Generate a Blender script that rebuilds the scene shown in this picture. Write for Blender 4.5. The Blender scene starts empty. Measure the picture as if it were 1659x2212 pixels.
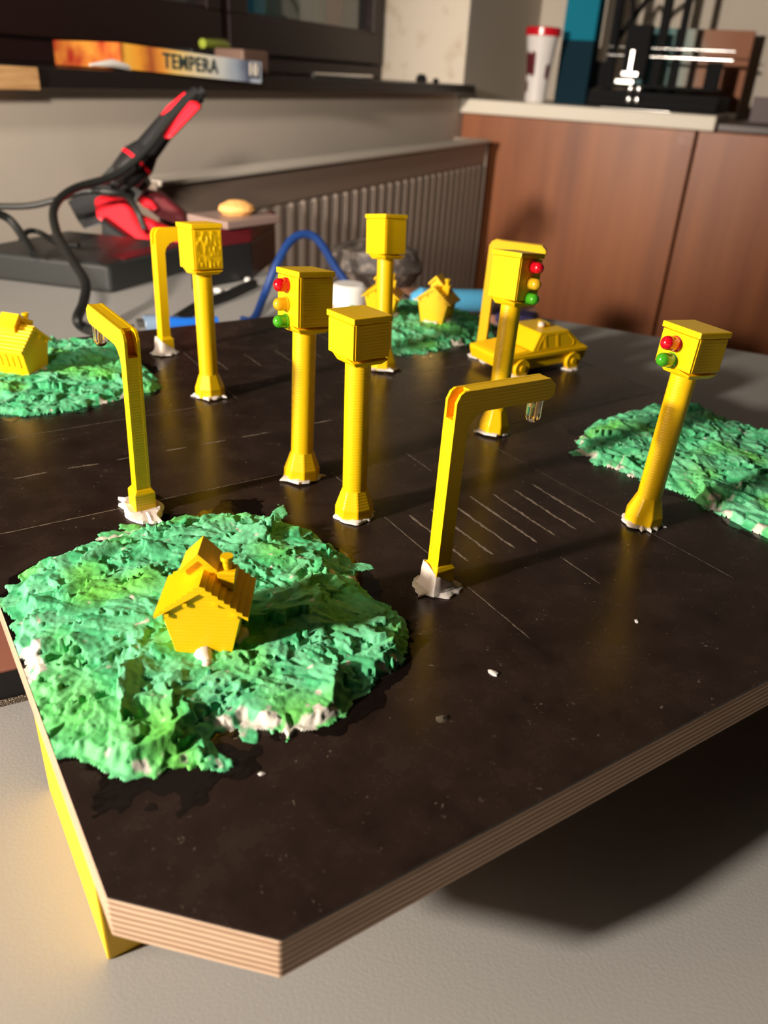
import bpy, bmesh, math, random
import numpy as np
from mathutils import Vector, Matrix

U = 0.15            # one scene unit below = 15 cm (camera height over the model board)
SC = bpy.context.scene
COL = SC.collection
R = math.radians

# ------------------------------------------------------------------ camera
MR = np.array([[0.8418382221377793, -0.5371753412073522, 0.052450553349490274],
               [-0.219826225009537, -0.43000258171169364, -0.8756564454849487],
               [0.49293492323628224, 0.7256310581280566, -0.48007783632864953]])
FPX = 1728.58
cam_d = bpy.data.cameras.new('camera')
cam = bpy.data.objects.new('camera', cam_d); COL.objects.link(cam)
r_, d_, f_ = [Vector(MR[i]) for i in range(3)]
mw = Matrix((r_, -d_, -f_)).transposed().to_4x4()
mw.translation = Vector((0, 0, 1.0 * U))
cam.matrix_world = mw
cam_d.sensor_fit = 'VERTICAL'; cam_d.sensor_height = 36.0
cam_d.lens = FPX * 36.0 / 2212.0
cam_d.clip_start = 0.01; cam_d.clip_end = 50
cam_d.dof.use_dof = True; cam_d.dof.focus_distance = 0.275
cam_d.dof.aperture_fstop = 14.0
SC.camera = cam

SC.view_settings.view_transform = 'Standard'
SC.view_settings.look = 'None'
SC.view_settings.gamma = 1.0
SC.view_settings.use_curve_mapping = False
SC.view_settings.exposure = 0.0

AZ = R(32.0)
WV = Vector((math.cos(AZ), math.sin(AZ), 0)); NV = Vector((-math.sin(AZ), math.cos(AZ), 0))
W0, N0 = 15.884, 5.911          # cabinet front plane, window wall plane (room units)
ZT = -0.32                     # table top
ZF = ZT - 5.0                   # floor
def RM(w, n, z): return (WV * w + NV * n + Vector((0, 0, z)))
def ray(u, v):
    return Vector(MR.T @ np.array([(u - 829.5) / FPX, (v - 1106) / FPX, 1.0]))
C0 = Vector((0, 0, 1.0))
def G(u, v, z=0.0):             # point of a horizontal plane
    d = ray(u, v); return C0 + d * ((z - 1.0) / d.z)
def D(u, v, t): return C0 + ray(u, v) * t

# ------------------------------------------------------------------ lights
world = bpy.data.worlds.new('world'); SC.world = world; world.use_nodes = True
world.node_tree.nodes['Background'].inputs[0].default_value = (0.9, 0.8, 0.7, 1)
world.node_tree.nodes['Background'].inputs[1].default_value = 0.004

def light(name, typ, loc, energy, color, **kw):
    l = bpy.data.lights.new(name, typ); l.energy = energy; l.color = color
    for k, v in kw.items(): setattr(l, k, v)
    o = bpy.data.objects.new(name, l); COL.objects.link(o); o.location = Vector(loc) * U
    return o
KEY = Vector((-5.5, 1.55, 2.40))
light('desk_lamp_light', 'POINT', KEY, 82.0, (1.0, 0.885, 0.76), shadow_soft_size=0.030)
bm_ = light('added_background_spot', 'SPOT', KEY + Vector((0, 0.15, 0.1)), 225.0, (1.0, 0.87, 0.73), shadow_soft_size=0.030,
            spot_size=R(31), spot_blend=0.85)  # spot added beside the desk lamp to brighten the cabinets and background
bm_.rotation_euler = (RM(W0, 3.2, 1.0) - KEY).to_track_quat('-Z', 'Y').to_euler()
sp = light('added_wall_spot', 'SPOT', RM(-1.5, 0.5, 2.8), 74.0, (1.0, 0.88, 0.75), shadow_soft_size=0.06,
           spot_size=R(50), spot_blend=0.9)  # unseen spot added to brighten the window wall
sp.rotation_euler = (RM(9.0, 5.9, 0.5) - RM(-1.5, 0.5, 2.8)).to_track_quat('-Z', 'Y').to_euler()

# ------------------------------------------------------------------ materials
def nodes(m):
    m.use_nodes = True; nt = m.node_tree
    return nt, nt.nodes['Principled BSDF']
def mat(name, col, rough=0.5, metal=0.0, noise=None, bump=None, spec=0.5, trans=0.0, ior=1.45, coat=0.0, sss=0.0):
    m = bpy.data.materials.new(name); nt, b = nodes(m)
    b.inputs['Base Color'].default_value = (*col, 1); b.inputs['Roughness'].default_value = rough
    b.inputs['Metallic'].default_value = metal; b.inputs['Specular IOR Level'].default_value = spec
    b.inputs['Transmission Weight'].default_value = trans; b.inputs['IOR'].default_value = ior
    b.inputs['Coat Weight'].default_value = coat
    if sss:
        b.inputs['Subsurface Weight'].default_value = sss
        b.inputs['Subsurface Radius'].default_value = (0.004, 0.002, 0.0006); b.inputs['Subsurface Scale'].default_value = 1.0
    tc = nt.nodes.new('ShaderNodeTexCoord')
    if noise:
        sc, col2, lo, hi = noise[:4]
        n = nt.nodes.new('ShaderNodeTexNoise'); n.inputs['Scale'].default_value = sc; n.inputs['Detail'].default_value = 6
        mp = nt.nodes.new('ShaderNodeMapping'); mp.inputs['Scale'].default_value = noise[4] if len(noise) > 4 else (1, 1, 1)
        nt.links.new(tc.outputs['Object'], mp.inputs[0]); nt.links.new(mp.outputs[0], n.inputs['Vector'])
        r = nt.nodes.new('ShaderNodeValToRGB'); r.color_ramp.elements[0].position = lo; r.color_ramp.elements[1].position = hi
        r.color_ramp.elements[0].color = (*col, 1); r.color_ramp.elements[1].color = (*col2, 1)
        nt.links.new(n.outputs['Fac'], r.inputs[0]); nt.links.new(r.outputs[0], b.inputs['Base Color'])
    if bump:
        n = nt.nodes.new('ShaderNodeTexNoise'); n.inputs['Scale'].default_value = bump[0]; n.inputs['Detail'].default_value = 5
        mp = nt.nodes.new('ShaderNodeMapping'); mp.inputs['Scale'].default_value = bump[2] if len(bump) > 2 else (1, 1, 1)
        nt.links.new(tc.outputs['Object'], mp.inputs[0]); nt.links.new(mp.outputs[0], n.inputs['Vector'])
        bp = nt.nodes.new('ShaderNodeBump'); bp.inputs['Strength'].default_value = bump[1]; bp.inputs['Distance'].default_value = 0.001
        nt.links.new(n.outputs['Fac'], bp.inputs['Height']); nt.links.new(bp.outputs[0], b.inputs['Normal'])
    return m

def printed_yellow():
    m = mat('yellow_printed_plastic', (0.90, 0.55, 0.004), 0.34, spec=0.45)
    nt, b = nodes(m)
    tc = nt.nodes.new('ShaderNodeTexCoord')
    w = nt.nodes.new('ShaderNodeTexWave'); w.wave_type = 'BANDS'; w.bands_direction = 'Z'; w.inputs['Scale'].default_value = 900 / 6.283 * 2
    w.inputs['Distortion'].default_value = 0.6; w.inputs['Detail'].default_value = 1
    n = nt.nodes.new('ShaderNodeTexNoise'); n.inputs['Scale'].default_value = 260; n.inputs['Detail'].default_value = 3
    mp = nt.nodes.new('ShaderNodeMapping'); mp.inputs['Scale'].default_value = (1, 1, 3)
    nt.links.new(tc.outputs['Object'], w.inputs['Vector']); nt.links.new(tc.outputs['Object'], mp.inputs[0]); nt.links.new(mp.outputs[0], n.inputs['Vector'])
    a = nt.nodes.new('ShaderNodeMath'); a.operation = 'MULTIPLY_ADD'; a.inputs[1].default_value = 0.55
    nt.links.new(n.outputs['Fac'], a.inputs[0]); nt.links.new(w.outputs['Fac'], a.inputs[2])
    bp = nt.nodes.new('ShaderNodeBump'); bp.inputs['Strength'].default_value = 0.15; bp.inputs['Distance'].default_value = 0.0003
    nt.links.new(a.outputs[0], bp.inputs['Height']); nt.links.new(bp.outputs[0], b.inputs['Normal'])
    return m
YEL = printed_yellow()
GLUE = mat('dried_white_glue', (0.84, 0.73, 0.66), 0.45, bump=(300, 0.35), sss=0.3)
RED_LED = mat('red_led_plastic', (0.75, 0.006, 0.02), 0.12, trans=0.25, coat=0.6)
AMB_LED = mat('amber_led_plastic', (0.92, 0.55, 0.02), 0.12, trans=0.3, coat=0.6)
GRN_LED = mat('green_led_plastic', (0.07, 0.46, 0.02), 0.12, trans=0.25, coat=0.6)
CLEAR = mat('clear_epoxy', (1, 1, 1), 0.02, trans=1.0, ior=1.45)
GOLD = mat('gold_lead', (0.95, 0.62, 0.25), 0.25, metal=1.0)
SILVER = mat('polished_steel', (0.75, 0.74, 0.72), 0.2, metal=1.0)
INNER = mat('orange_inner_shell', (0.75, 0.22, 0.004), 0.5)

def board_top_mat():
    m = bpy.data.materials.new('dark_film_faced_plywood'); nt, b = nodes(m); L = nt.links.new
    tc = nt.nodes.new('ShaderNodeTexCoord')
    n1 = nt.nodes.new('ShaderNodeTexNoise'); n1.inputs['Scale'].default_value = 60; n1.inputs['Detail'].default_value = 8; n1.inputs['Roughness'].default_value = 0.7
    L(tc.outputs['Object'], n1.inputs['Vector'])
    r1 = nt.nodes.new('ShaderNodeValToRGB'); r1.color_ramp.elements[0].color = (0.014, 0.008, 0.0065, 1); r1.color_ramp.elements[1].color = (0.038, 0.024, 0.019, 1)
    r1.color_ramp.elements[0].position = 0.3; r1.color_ramp.elements[1].position = 0.75
    L(n1.outputs['Fac'], r1.inputs[0])
    # dust and lint specks
    n2 = nt.nodes.new('ShaderNodeTexNoise'); n2.inputs['Scale'].default_value = 620; n2.inputs['Detail'].default_value = 2; n2.inputs['Distortion'].default_value = 1.2
    L(tc.outputs['Object'], n2.inputs['Vector'])
    r2 = nt.nodes.new('ShaderNodeValToRGB'); r2.color_ramp.elements[0].position = 0.715; r2.color_ramp.elements[1].position = 0.76
    L(n2.outputs['Fac'], r2.inputs[0])
    v = nt.nodes.new('ShaderNodeTexVoronoi'); v.inputs['Scale'].default_value = 330; v.inputs['Randomness'].default_value = 1
    L(tc.outputs['Object'], v.inputs['Vector'])
    rv = nt.nodes.new('ShaderNodeValToRGB'); rv.color_ramp.elements[0].position = 0.04; rv.color_ramp.elements[0].color = (1, 1, 1, 1)
    rv.color_ramp.elements[1].position = 0.085; rv.color_ramp.elements[1].color = (0, 0, 0, 1)
    L(v.outputs['Distance'], rv.inputs[0])
    n3 = nt.nodes.new('ShaderNodeTexNoise'); n3.inputs['Scale'].default_value = 45
    L(tc.outputs['Object'], n3.inputs['Vector'])
    r3 = nt.nodes.new('ShaderNodeValToRGB'); r3.color_ramp.elements[0].position = 0.52; r3.color_ramp.elements[1].position = 0.7
    L(n3.outputs['Fac'], r3.inputs[0])
    mm = nt.nodes.new('ShaderNodeMath'); mm.operation = 'MULTIPLY'; L(rv.outputs[0], mm.inputs[0]); L(r3.outputs[0], mm.inputs[1])
    mx = nt.nodes.new('ShaderNodeMath'); mx.operation = 'MAXIMUM'; L(mm.outputs[0], mx.inputs[0]); L(r2.outputs[0], mx.inputs[1])
    sc = nt.nodes.new('ShaderNodeMath'); sc.operation = 'MULTIPLY'; sc.inputs[1].default_value = 0.55; L(mx.outputs[0], sc.inputs[0])
    mix = nt.nodes.new('ShaderNodeMix'); mix.data_type = 'RGBA'; L(sc.outputs[0], mix.inputs[0]); L(r1.outputs[0], mix.inputs[6]); mix.inputs[7].default_value = (0.32, 0.26, 0.2, 1)
    L(mix.outputs[2], b.inputs['Base Color'])
    rr = nt.nodes.new('ShaderNodeMapRange'); rr.inputs['To Min'].default_value = 0.19; rr.inputs['To Max'].default_value = 0.34
    L(n1.outputs['Fac'], rr.inputs[0]); L(rr.outputs[0], b.inputs['Roughness'])
    b.inputs['Specular IOR Level'].default_value = 0.32
    return m
BTOP = board_top_mat()

def ply_mat():
    m = bpy.data.materials.new('birch_plywood_edge'); nt, b = nodes(m); L = nt.links.new
    tc = nt.nodes.new('ShaderNodeTexCoord')
    sp = nt.nodes.new('ShaderNodeSeparateXYZ'); L(tc.outputs['Object'], sp.inputs[0])
    # plies: thin bands in height
    w = nt.nodes.new('ShaderNodeTexWave'); w.wave_type = 'BANDS'; w.bands_direction = 'Z'; w.inputs['Scale'].default_value = 170
    w.inputs['Distortion'].default_value = 0.8; w.inputs['Detail'].default_value = 2; w.inputs['Detail Scale'].default_value = 0.4
    L(tc.outputs['Object'], w.inputs['Vector'])
    n = nt.nodes.new('ShaderNodeTexNoise'); n.inputs['Scale'].default_value = 40; n.inputs['Detail'].default_value = 8
    mp = nt.nodes.new('ShaderNodeMapping'); mp.inputs['Scale'].default_value = (1, 1, 14)
    L(tc.outputs['Object'], mp.inputs[0]); L(mp.outputs[0], n.inputs['Vector'])
    mul = nt.nodes.new('ShaderNodeMath'); mul.operation = 'MULTIPLY'; L(w.outputs['Fac'], mul.inputs[0]); L(n.outputs['Fac'], mul.inputs[1])
    r = nt.nodes.new('ShaderNodeValToRGB'); r.color_ramp.elements[0].position = 0.0; r.color_ramp.elements[0].color = (0.24, 0.13, 0.07, 1)
    r.color_ramp.elements[1].position = 0.45; r.color_ramp.elements[1].color = (0.66, 0.47, 0.33, 1)
    L(mul.outputs[0], r.inputs[0]); L(r.outputs[0], b.inputs['Base Color']); b.inputs['Roughness'].default_value = 0.75
    bp = nt.nodes.new('ShaderNodeBump'); bp.inputs['Strength'].default_value = 0.5; bp.inputs['Distance'].default_value = 0.0005
    L(mul.outputs[0], bp.inputs['Height']); L(bp.outputs[0], b.inputs['Normal'])
    return m
PLY = ply_mat()
MARK = mat('scratched_line', (0.26, 0.21, 0.16), 0.6, noise=(900, (0.06, 0.045, 0.035), 0.4, 0.7))

def mound_mat():
    m = bpy.data.materials.new('painted_tissue_grass'); nt, b = nodes(m); L = nt.links.new
    a = nt.nodes.new('ShaderNodeAttribute'); a.attribute_name = 'Col'
    tc = nt.nodes.new('ShaderNodeTexCoord')
    n = nt.nodes.new('ShaderNodeTexNoise'); n.inputs['Scale'].default_value = 420; n.inputs['Detail'].default_value = 6
    L(tc.outputs['Object'], n.inputs['Vector'])
    mr = nt.nodes.new('ShaderNodeMapRange'); mr.inputs['From Min'].default_value = 0.3; mr.inputs['From Max'].default_value = 0.7
    mr.inputs['To Min'].default_value = 0.8; mr.inputs['To Max'].default_value = 1.12
    L(n.outputs['Fac'], mr.inputs[0])
    mx = nt.nodes.new('ShaderNodeVectorMath'); mx.operation = 'SCALE'; L(a.outputs['Color'], mx.inputs[0]); L(mr.outputs[0], mx.inputs['Scale'])
    L(mx.outputs[0], b.inputs['Base Color']); b.inputs['Roughness'].default_value = 0.6; b.inputs['Specular IOR Level'].default_value = 0.3
    bp = nt.nodes.new('ShaderNodeBump'); bp.inputs['Strength'].default_value = 0.6; bp.inputs['Distance'].default_value = 0.0006
    L(n.outputs['Fac'], bp.inputs['Height']); L(bp.outputs[0], b.inputs['Normal'])
    return m
GRASS = mound_mat()
VARN = mat('glossy_glue_film', (0.008, 0.005, 0.004), 0.09, spec=0.5, bump=(150, 0.15))
WALLM = mat('painted_plaster_wall', (0.60, 0.53, 0.45), 0.8, bump=(40, 0.25), noise=(3, (0.56, 0.50, 0.43), 0.35, 0.7))
REVEALM = mat('rough_plaster_reveal', (0.66, 0.58, 0.48), 0.85, noise=(18, (0.50, 0.40, 0.28), 0.55, 0.75), bump=(60, 0.6))
TABLEM = mat('grey_laminate_table', (0.36, 0.35, 0.335), 0.42, bump=(900, 0.10), noise=(5, (0.33, 0.32, 0.305), 0.4, 0.7))
FLOORM = mat('brown_floor', (0.10, 0.06, 0.04), 0.5, noise=(4, (0.07, 0.04, 0.03), 0.4, 0.6))
BLACK = mat('black_plastic', (0.012, 0.012, 0.013), 0.4)
BLACKM = mat('black_rubber_cable', (0.010, 0.011, 0.010), 0.5)
DGREY = mat('dark_grey_metal', (0.026, 0.028, 0.027), 0.42)
REDP = mat('red_plastic', (0.75, 0.008, 0.02), 0.38)
DRED = mat('dark_red_plastic', (0.10, 0.008, 0.012), 0.4)
WOODC = mat('varnished_cabinet_veneer', (0.32, 0.10, 0.028), 0.42, noise=(3.0, (0.18, 0.048, 0.012), 0.3, 0.75, (6, 6, 0.5)), coat=0.15)
WTOP = mat('white_laminate_worktop', (0.70, 0.64, 0.54), 0.5, bump=(50, 0.1))
WINWOOD = mat('dark_red_brown_window_wood', (0.018, 0.006, 0.005), 0.45)
SILLM = mat('black_painted_sill', (0.013, 0.010, 0.009), 0.35, bump=(30, 0.2))
RAWW = mat('raw_wood_block', (0.62, 0.36, 0.16), 0.7, noise=(20, (0.45, 0.24, 0.09), 0.4, 0.7, (1, 1, 8)))
RADM = mat('enamelled_radiator', (0.27, 0.21, 0.17), 0.4)
GLASS = mat('window_glass', (0.9, 0.95, 0.95), 0.02, trans=1.0, ior=1.45)
BLUEC = mat('blue_cable_sheath', (0.008, 0.038, 0.17), 0.5)
LBLUE = mat('light_blue_plastic', (0.10, 0.42, 0.70), 0.4)
WHITEP = mat('white_plastic', (0.75, 0.72, 0.68), 0.35)
PINKW = mat('pinkish_wood_offcut', (0.48, 0.25, 0.16), 0.6, noise=(20, (0.38, 0.18, 0.11), 0.4, 0.6))

# ------------------------------------------------------------------ geometry helpers
class Geo:
    def __init__(s): s.v = []; s.f = []
    def add(s, vs, fs):
        o = len(s.v); s.v += [tuple(v) for v in vs]; s.f += [tuple(o + i for i in f) for f in fs]; return s
    def box(s, x0, x1, y0, y1, z0, z1):
        v = [(x, y, z) for z in (z0, z1) for y in (y0, y1) for x in (x0, x1)]
        return s.add(v, [(0, 2, 3, 1), (4, 5, 7, 6), (0, 1, 5, 4), (1, 3, 7, 5), (3, 2, 6, 7), (2, 0, 4, 6)])
    def hexa(s, q):   # 8 points: bottom 4 (ccw) then top 4
        return s.add(q, [(3, 2, 1, 0), (4, 5, 6, 7), (0, 1, 5, 4), (1, 2, 6, 5), (2, 3, 7, 6), (3, 0, 4, 7)])
    def prism(s, poly, fn, a, b):    # fn(p, t) -> 3D
        n = len(poly)
        v = [fn(p, a) for p in poly] + [fn(p, b) for p in poly]
        return s.add(v, [tuple(range(n - 1, -1, -1)), tuple(range(n, 2 * n))] + [(i, (i + 1) % n, n + (i + 1) % n, n + i) for i in range(n)])
    def lathe(s, prof, seg=24, c=(0, 0, 0), ax='z', phase=0.0, ry=1.0):
        n = len(prof); v = []
        for r, z in prof:
            for k in range(seg):
                a = 2 * math.pi * (k + phase) / seg
                x, y = r * math.cos(a), r * math.sin(a) * ry
                p = (x, y, z) if ax == 'z' else ((z, x, y) if ax == 'x' else (x, z, y))
                v.append((p[0] + c[0], p[1] + c[1], p[2] + c[2]))
        f = [(i * seg + k, i * seg + (k + 1) % seg, (i + 1) * seg + (k + 1) % seg, (i + 1) * seg + k) for i in range(n - 1) for k in range(seg)]
        f += [tuple(range(seg - 1, -1, -1)), tuple((n - 1) * seg + k for k in range(seg))]
        return s.add(v, f)
    def cyl(s, p0, p1, r0, r1=None, seg=16):
        return s.tube([p0, p1], [r0, r1 if r1 is not None else r0], seg)
    def tube(s, pts, r, seg=12):
        pts = [Vector(p) for p in pts]; n = len(pts)
        rs = r if isinstance(r, (list, tuple)) else [r] * n
        up = None; v = []
        for i, p in enumerate(pts):
            t = (pts[min(i + 1, n - 1)] - pts[max(i - 1, 0)]).normalized()
            if up is None:
                up = t.orthogonal().normalized()
            up = (up - t * up.dot(t)).normalized(); sd = t.cross(up)
            for k in range(seg):
                a = 2 * math.pi * k / seg
                v.append(p + (up * math.cos(a) + sd * math.sin(a)) * rs[i])
        f = [(i * seg + k, i * seg + (k + 1) % seg, (i + 1) * seg + (k + 1) % seg, (i + 1) * seg + k) for i in range(n - 1) for k in range(seg)]
        f += [tuple(range(seg - 1, -1, -1)), tuple((n - 1) * seg + k for k in range(seg))]
        return s.add(v, f)

def spline(pts, n=10):
    P = [Vector(p) for p in pts]; out = []
    P = [P[0] * 2 - P[1]] + P + [P[-1] * 2 - P[-2]]
    for i in range(1, len(P) - 2):
        a, b, c, d = P[i - 1:i + 3]
        for k in range(n):
            t = k / n
            out.append(0.5 * ((2 * b) + (c - a) * t + (2 * a - 5 * b + 4 * c - d) * t * t + (3 * b - a - 3 * c + d) * t ** 3))
    out.append(P[-2]); return out

def mk(name, g, m, parent=None, loc=(0, 0, 0), rz=0.0, smooth=False, bevel=0.0, bseg=2, jit=0.0):
    me = bpy.data.meshes.new(name)
    me.from_pydata([(x * U, y * U, z * U) for x, y, z in g.v], [], g.f)
    bm = bmesh.new(); bm.from_mesh(me)
    bmesh.ops.recalc_face_normals(bm, faces=bm.faces)
    if bevel:
        es = [e for e in bm.edges if len(e.link_faces) == 2 and e.calc_face_angle(0) > 0.5]
        bmesh.ops.bevel(bm, geom=es, offset=bevel * U, segments=bseg, affect='EDGES', profile=0.6)
    bm.to_mesh(me); bm.free()
    if smooth:
        for p in me.polygons: p.use_smooth = True
        try: me.set_sharp_from_angle(angle=R(35))
        except Exception: pass
    me.materials.append(m)
    o = bpy.data.objects.new(name, me); COL.objects.link(o)
    if parent: o.parent = parent
    o.location = Vector(loc) * U; o.rotation_euler = (0, 0, rz)
    return o
def tag(o, label, cat, group=None, kind=None):
    o['label'] = label; o['category'] = cat
    if group: o['group'] = group
    if kind: o['kind'] = kind
    return o
def empty(name, label, cat, loc, rz=0.0, group=None):
    o = bpy.data.objects.new(name, None); COL.objects.link(o); o.empty_display_size = 0.01
    o.location = Vector(loc) * U; o.rotation_euler = (0, 0, rz)
    return tag(o, label, cat, group)
def struct(o): o['kind'] = 'structure'; return o
def children(o): return [c for c in bpy.data.objects if c.parent == o]
def dup(o, parent=None):
    c = o.copy(); COL.objects.link(c); c.parent = parent
    for ch in children(o): dup(ch, c)
    return c

# ------------------------------------------------------------------ room
def rbox(name, w0, w1, n0, n1, z0, z1, m, parent=None, bevel=0.0):
    """a box in room directions, its origin at its own base"""
    o = RM((w0 + w1) / 2, (n0 + n1) / 2, z0)
    g = Geo().box(-(w1 - w0) / 2, (w1 - w0) / 2, -(n1 - n0) / 2, (n1 - n0) / 2, 0, z1 - z0)
    if parent is None: return mk(name, g, m, None, o, AZ, bevel=bevel)
    return mk(name, g, m, parent, local(parent, o), 0 if abs(parent.rotation_euler.z - AZ) < 1e-6 else AZ, bevel=bevel)
def local(parent, p):
    q = Vector(p) - Vector(parent.location) / U
    a = -parent.rotation_euler.z
    return (q.x * math.cos(a) - q.y * math.sin(a), q.x * math.sin(a) + q.y * math.cos(a), q.z)

WL, WR, NB, ZC = -12.0, 20.4, -14.0, 12.0
NF = 7.585     # window plane
struct(rbox('floor', WL, WR, NB, N0 + 3, ZF - 0.5, ZF, FLOORM))
# window wall: below the sill, pier at right, pier at left, lintel
g = Geo()
for a in ((WL, W0, N0, N0 + 3, ZF, 0.745), (W0, WR, N0, N0 + 3, ZF, ZC), (WL, -2.0, N0, N0 + 3, 0.745, ZC), (-2.0, W0, N0, N0 + 3, 9.5, ZC), (-2.0, W0, NF + 0.35, N0 + 3, 0.745, 0.90)):
    g.box(*a)
struct(mk('wall_window', g, WALLM, None, (0, 0, 0), AZ))
struct(mk('trim_1', Geo().box(W0 - 0.03, W0 + 0.0, N0 + 0.003, NF + 0.4, 0.897, 9.5), REVEALM, None, (0, 0, 0), AZ))['label'] = 'rough plastered window reveal'
struct(rbox('wall_end', WR, WR + 0.5, NB, N0 + 3, ZF, ZC, WALLM))

# window with two dark wooden casements
win = bpy.data.objects.new('window_1', None); COL.objects.link(win); win.rotation_euler = (0, 0, AZ)
win.location = RM(7, NF, 0.895) * U; win['kind'] = 'structure'
def wb(name, w0, w1, z0, z1, m, n0=0.0, n1=0.3, bev=0.03):
    return mk(name, Geo().box(w0 - 7, w1 - 7, n0, n1, z0 - 0.895, z1 - 0.895), m, win, bevel=bev)
wb('window_frame', -2.0, W0 - 0.04, 0.897, 1.12, WINWOOD)
wb('window_frame', W0 - 0.30, W0 - 0.04, 1.12, 9.4, WINWOOD)
wb('window_frame', -2.0, W0 - 0.04, 9.1, 9.45, WINWOOD)
for (a, b) in ((10.75, W0 - 0.34), (4.4, 10.55), (-1.9, 4.2)):
    g = Geo()
    for bx in ((a, b, 1.14, 1.62), (a, b, 8.6, 9.05), (a, a + 0.45, 1.62, 8.6), (b - 0.30, b, 1.62, 8.6)):
        g.box(bx[0] - 7, bx[1] - 7, -0.08, 0.26, bx[2] - 0.895, bx[3] - 0.895)
    mk('casement', g, WINWOOD, win, bevel=0.02)
    mk('pane', Geo().box(a + 0.4 - 7, b - 0.25 - 7, 0.08, 0.11, 1.55 - 0.895, 8.7 - 0.895), GLASS, win)
    mk('glazing_bead', Geo().box(a + 0.45 - 7, b - 0.30 - 7, -0.04, 0.06, 1.60 - 0.895, 1.66 - 0.895), WINWOOD, win)
REFL_GREEN = mat('grey_green_reflection', (0.35, 0.37, 0.30), 0.9, noise=(5, (0.28, 0.32, 0.30), 0.4, 0.6, (8, 8, 0.2)))  # room reflection in the glass put into coloured sheets behind the pane
REFL_SALMON = mat('salmon_reflection', (0.55, 0.28, 0.20), 0.9)
def reflection_sheet(label, w0, w1, n, z0, z1, m, group=None):
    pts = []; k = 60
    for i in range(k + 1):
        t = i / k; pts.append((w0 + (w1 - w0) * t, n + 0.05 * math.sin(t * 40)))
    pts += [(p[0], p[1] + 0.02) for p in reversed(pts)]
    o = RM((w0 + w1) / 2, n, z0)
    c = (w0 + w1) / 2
    ob = mk('reflection_sheet', Geo().prism(pts, lambda p, t: (p[0] - c, p[1] - n, t), 0, z1 - z0), m, None, o, AZ)
    tag(ob, label, 'reflection_sheet')
reflection_sheet('grey green sheet standing in for the reflection in the window pane', 12.6, 15.0, NF + 0.75, 0.9, 9.4, REFL_GREEN)
reflection_sheet('narrow salmon sheet standing in for the reflection at the right pane edge', 15.02, 15.5, NF + 0.75, 0.9, 9.4, REFL_SALMON)

# window sill
sill = rbox('window_sill', -2.0, W0 - 0.04, N0 - 0.25, NF - 0.1, 0.745, 0.895, SILLM, bevel=0.015)
sill['kind'] = 'structure'; sill.name = 'trim_2'; sill['label'] = 'black window sill'
rb = rbox('sill_end_block', 3.2, 5.42, N0 - 0.27, N0 + 0.6, 0.735, 0.897, RAWW, bevel=0.01)
tag(rb, 'raw pale wood block at the left end of the black sill', 'wood block')

# radiator
rad = empty('radiator', 'long ribbed panel radiator under the black window sill', 'radiator', RM(10.7, 5.45, ZF + 0.9), AZ)
RW0, RW1, RN, RZ0, RZ1 = 6.12, 15.3, 5.11, ZF + 0.9, 0.05
o = rad
def rl(w, n, z): return (w - 10.7, n - 5.45, z - (ZF + 0.9))
def rpart(name, w0, w1, n0, n1, z0, z1, m, bev=0.0):
    a = rl(w0, n0, z0); b = rl(w1, n1, z1)
    return mk(name, Geo().box(a[0], b[0], a[1], b[1], a[2], b[2]), m, rad, bevel=bev)
rpart('top_grille', RW0, RW1, RN - 0.05, 5.42, RZ1 - 0.05, RZ1, mat('lit_radiator_top', (0.66, 0.60, 0.52), 0.4), 0.012)  # light on the top put into a paler colour than the body
pts = []; pitch = 0.27; x = RW0 + 0.1
while x < RW1 - 0.3:
    pts += [(x, RN + 0.10), (x + 0.06, RN), (x + 0.16, RN), (x + 0.22, RN + 0.10)]; x += pitch
pts = [(RW0, RN + 0.10)] + pts + [(RW1, RN + 0.10), (RW1, RN + 0.16), (RW0, RN + 0.16)]
mk('fluted_panel', Geo().prism(pts, lambda p, t: rl(p[0], p[1], t), RZ0, RZ1 - 0.42), RADM, rad)
rpart('front_band', RW0, RW1, RN + 0.02, RN + 0.16, RZ1 - 0.42, RZ1 - 0.05, RADM, 0.03)
rpart('end_panel', RW1 - 0.04, RW1 + 0.02, RN, 5.78, RZ0, RZ1 - 0.01, RADM)
rpart('end_panel', RW0 - 0.02, RW0 + 0.04, RN, 5.78, RZ0, RZ1 - 0.01, RADM)
rpart('back_panel', RW0 + 0.1, RW1 - 0.1, 5.6, 5.7, RZ0, RZ1 - 0.1, RADM)
for wx in (7.0, 14.5):
    rpart('bracket', wx, wx + 0.2, 5.7, N0 - 0.001, RZ0 + 0.5, RZ1 - 0.3, RADM)
    rpart('foot', wx, wx + 0.25, 5.2, 5.6, ZF + 0.001, RZ0 + 0.01, RADM)

# cabinets and worktop
ZW = 0.669
def cab(n0, n1, label, name='cabinet'):
    e = empty(name, label, 'cabinet', RM(W0 + 2.1, (n0 + n1) / 2, ZF), AZ)
    def cp(nm, w0, w1, a, b, z0, z1, m, bev=0.01):
        return mk(nm, Geo().box(w0 - W0 - 2.1, w1 - W0 - 2.1, a - (n0 + n1) / 2, b - (n0 + n1) / 2, z0 - ZF, z1 - ZF), m, e, bevel=bev)
    cp('carcass', W0 + 0.16, W0 + 4.2, n0 + 0.01, n1 - 0.01, ZF + 0.001, 0.43, WOODC)
    cp('door', W0 + 0.02, W0 + 0.15, n0 + 0.015, n1 - 0.015, ZF + 0.5, 0.42, WOODC)
    return e
cab(1.63, N0 - 0.01, 'reddish wooden cabinet under the left of the white worktop, beside radiator')
cab(-2.9, 1.61, 'reddish wooden cabinet right of the vertical panel seam')
wt = rbox('worktop', W0 - 0.12, W0 + 4.3, 1.35, N0 - 0.005, 0.431, ZW, WTOP, bevel=0.03)
tag(wt, 'white worktop on the wooden cabinet, rounded right end', 'worktop')
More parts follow.
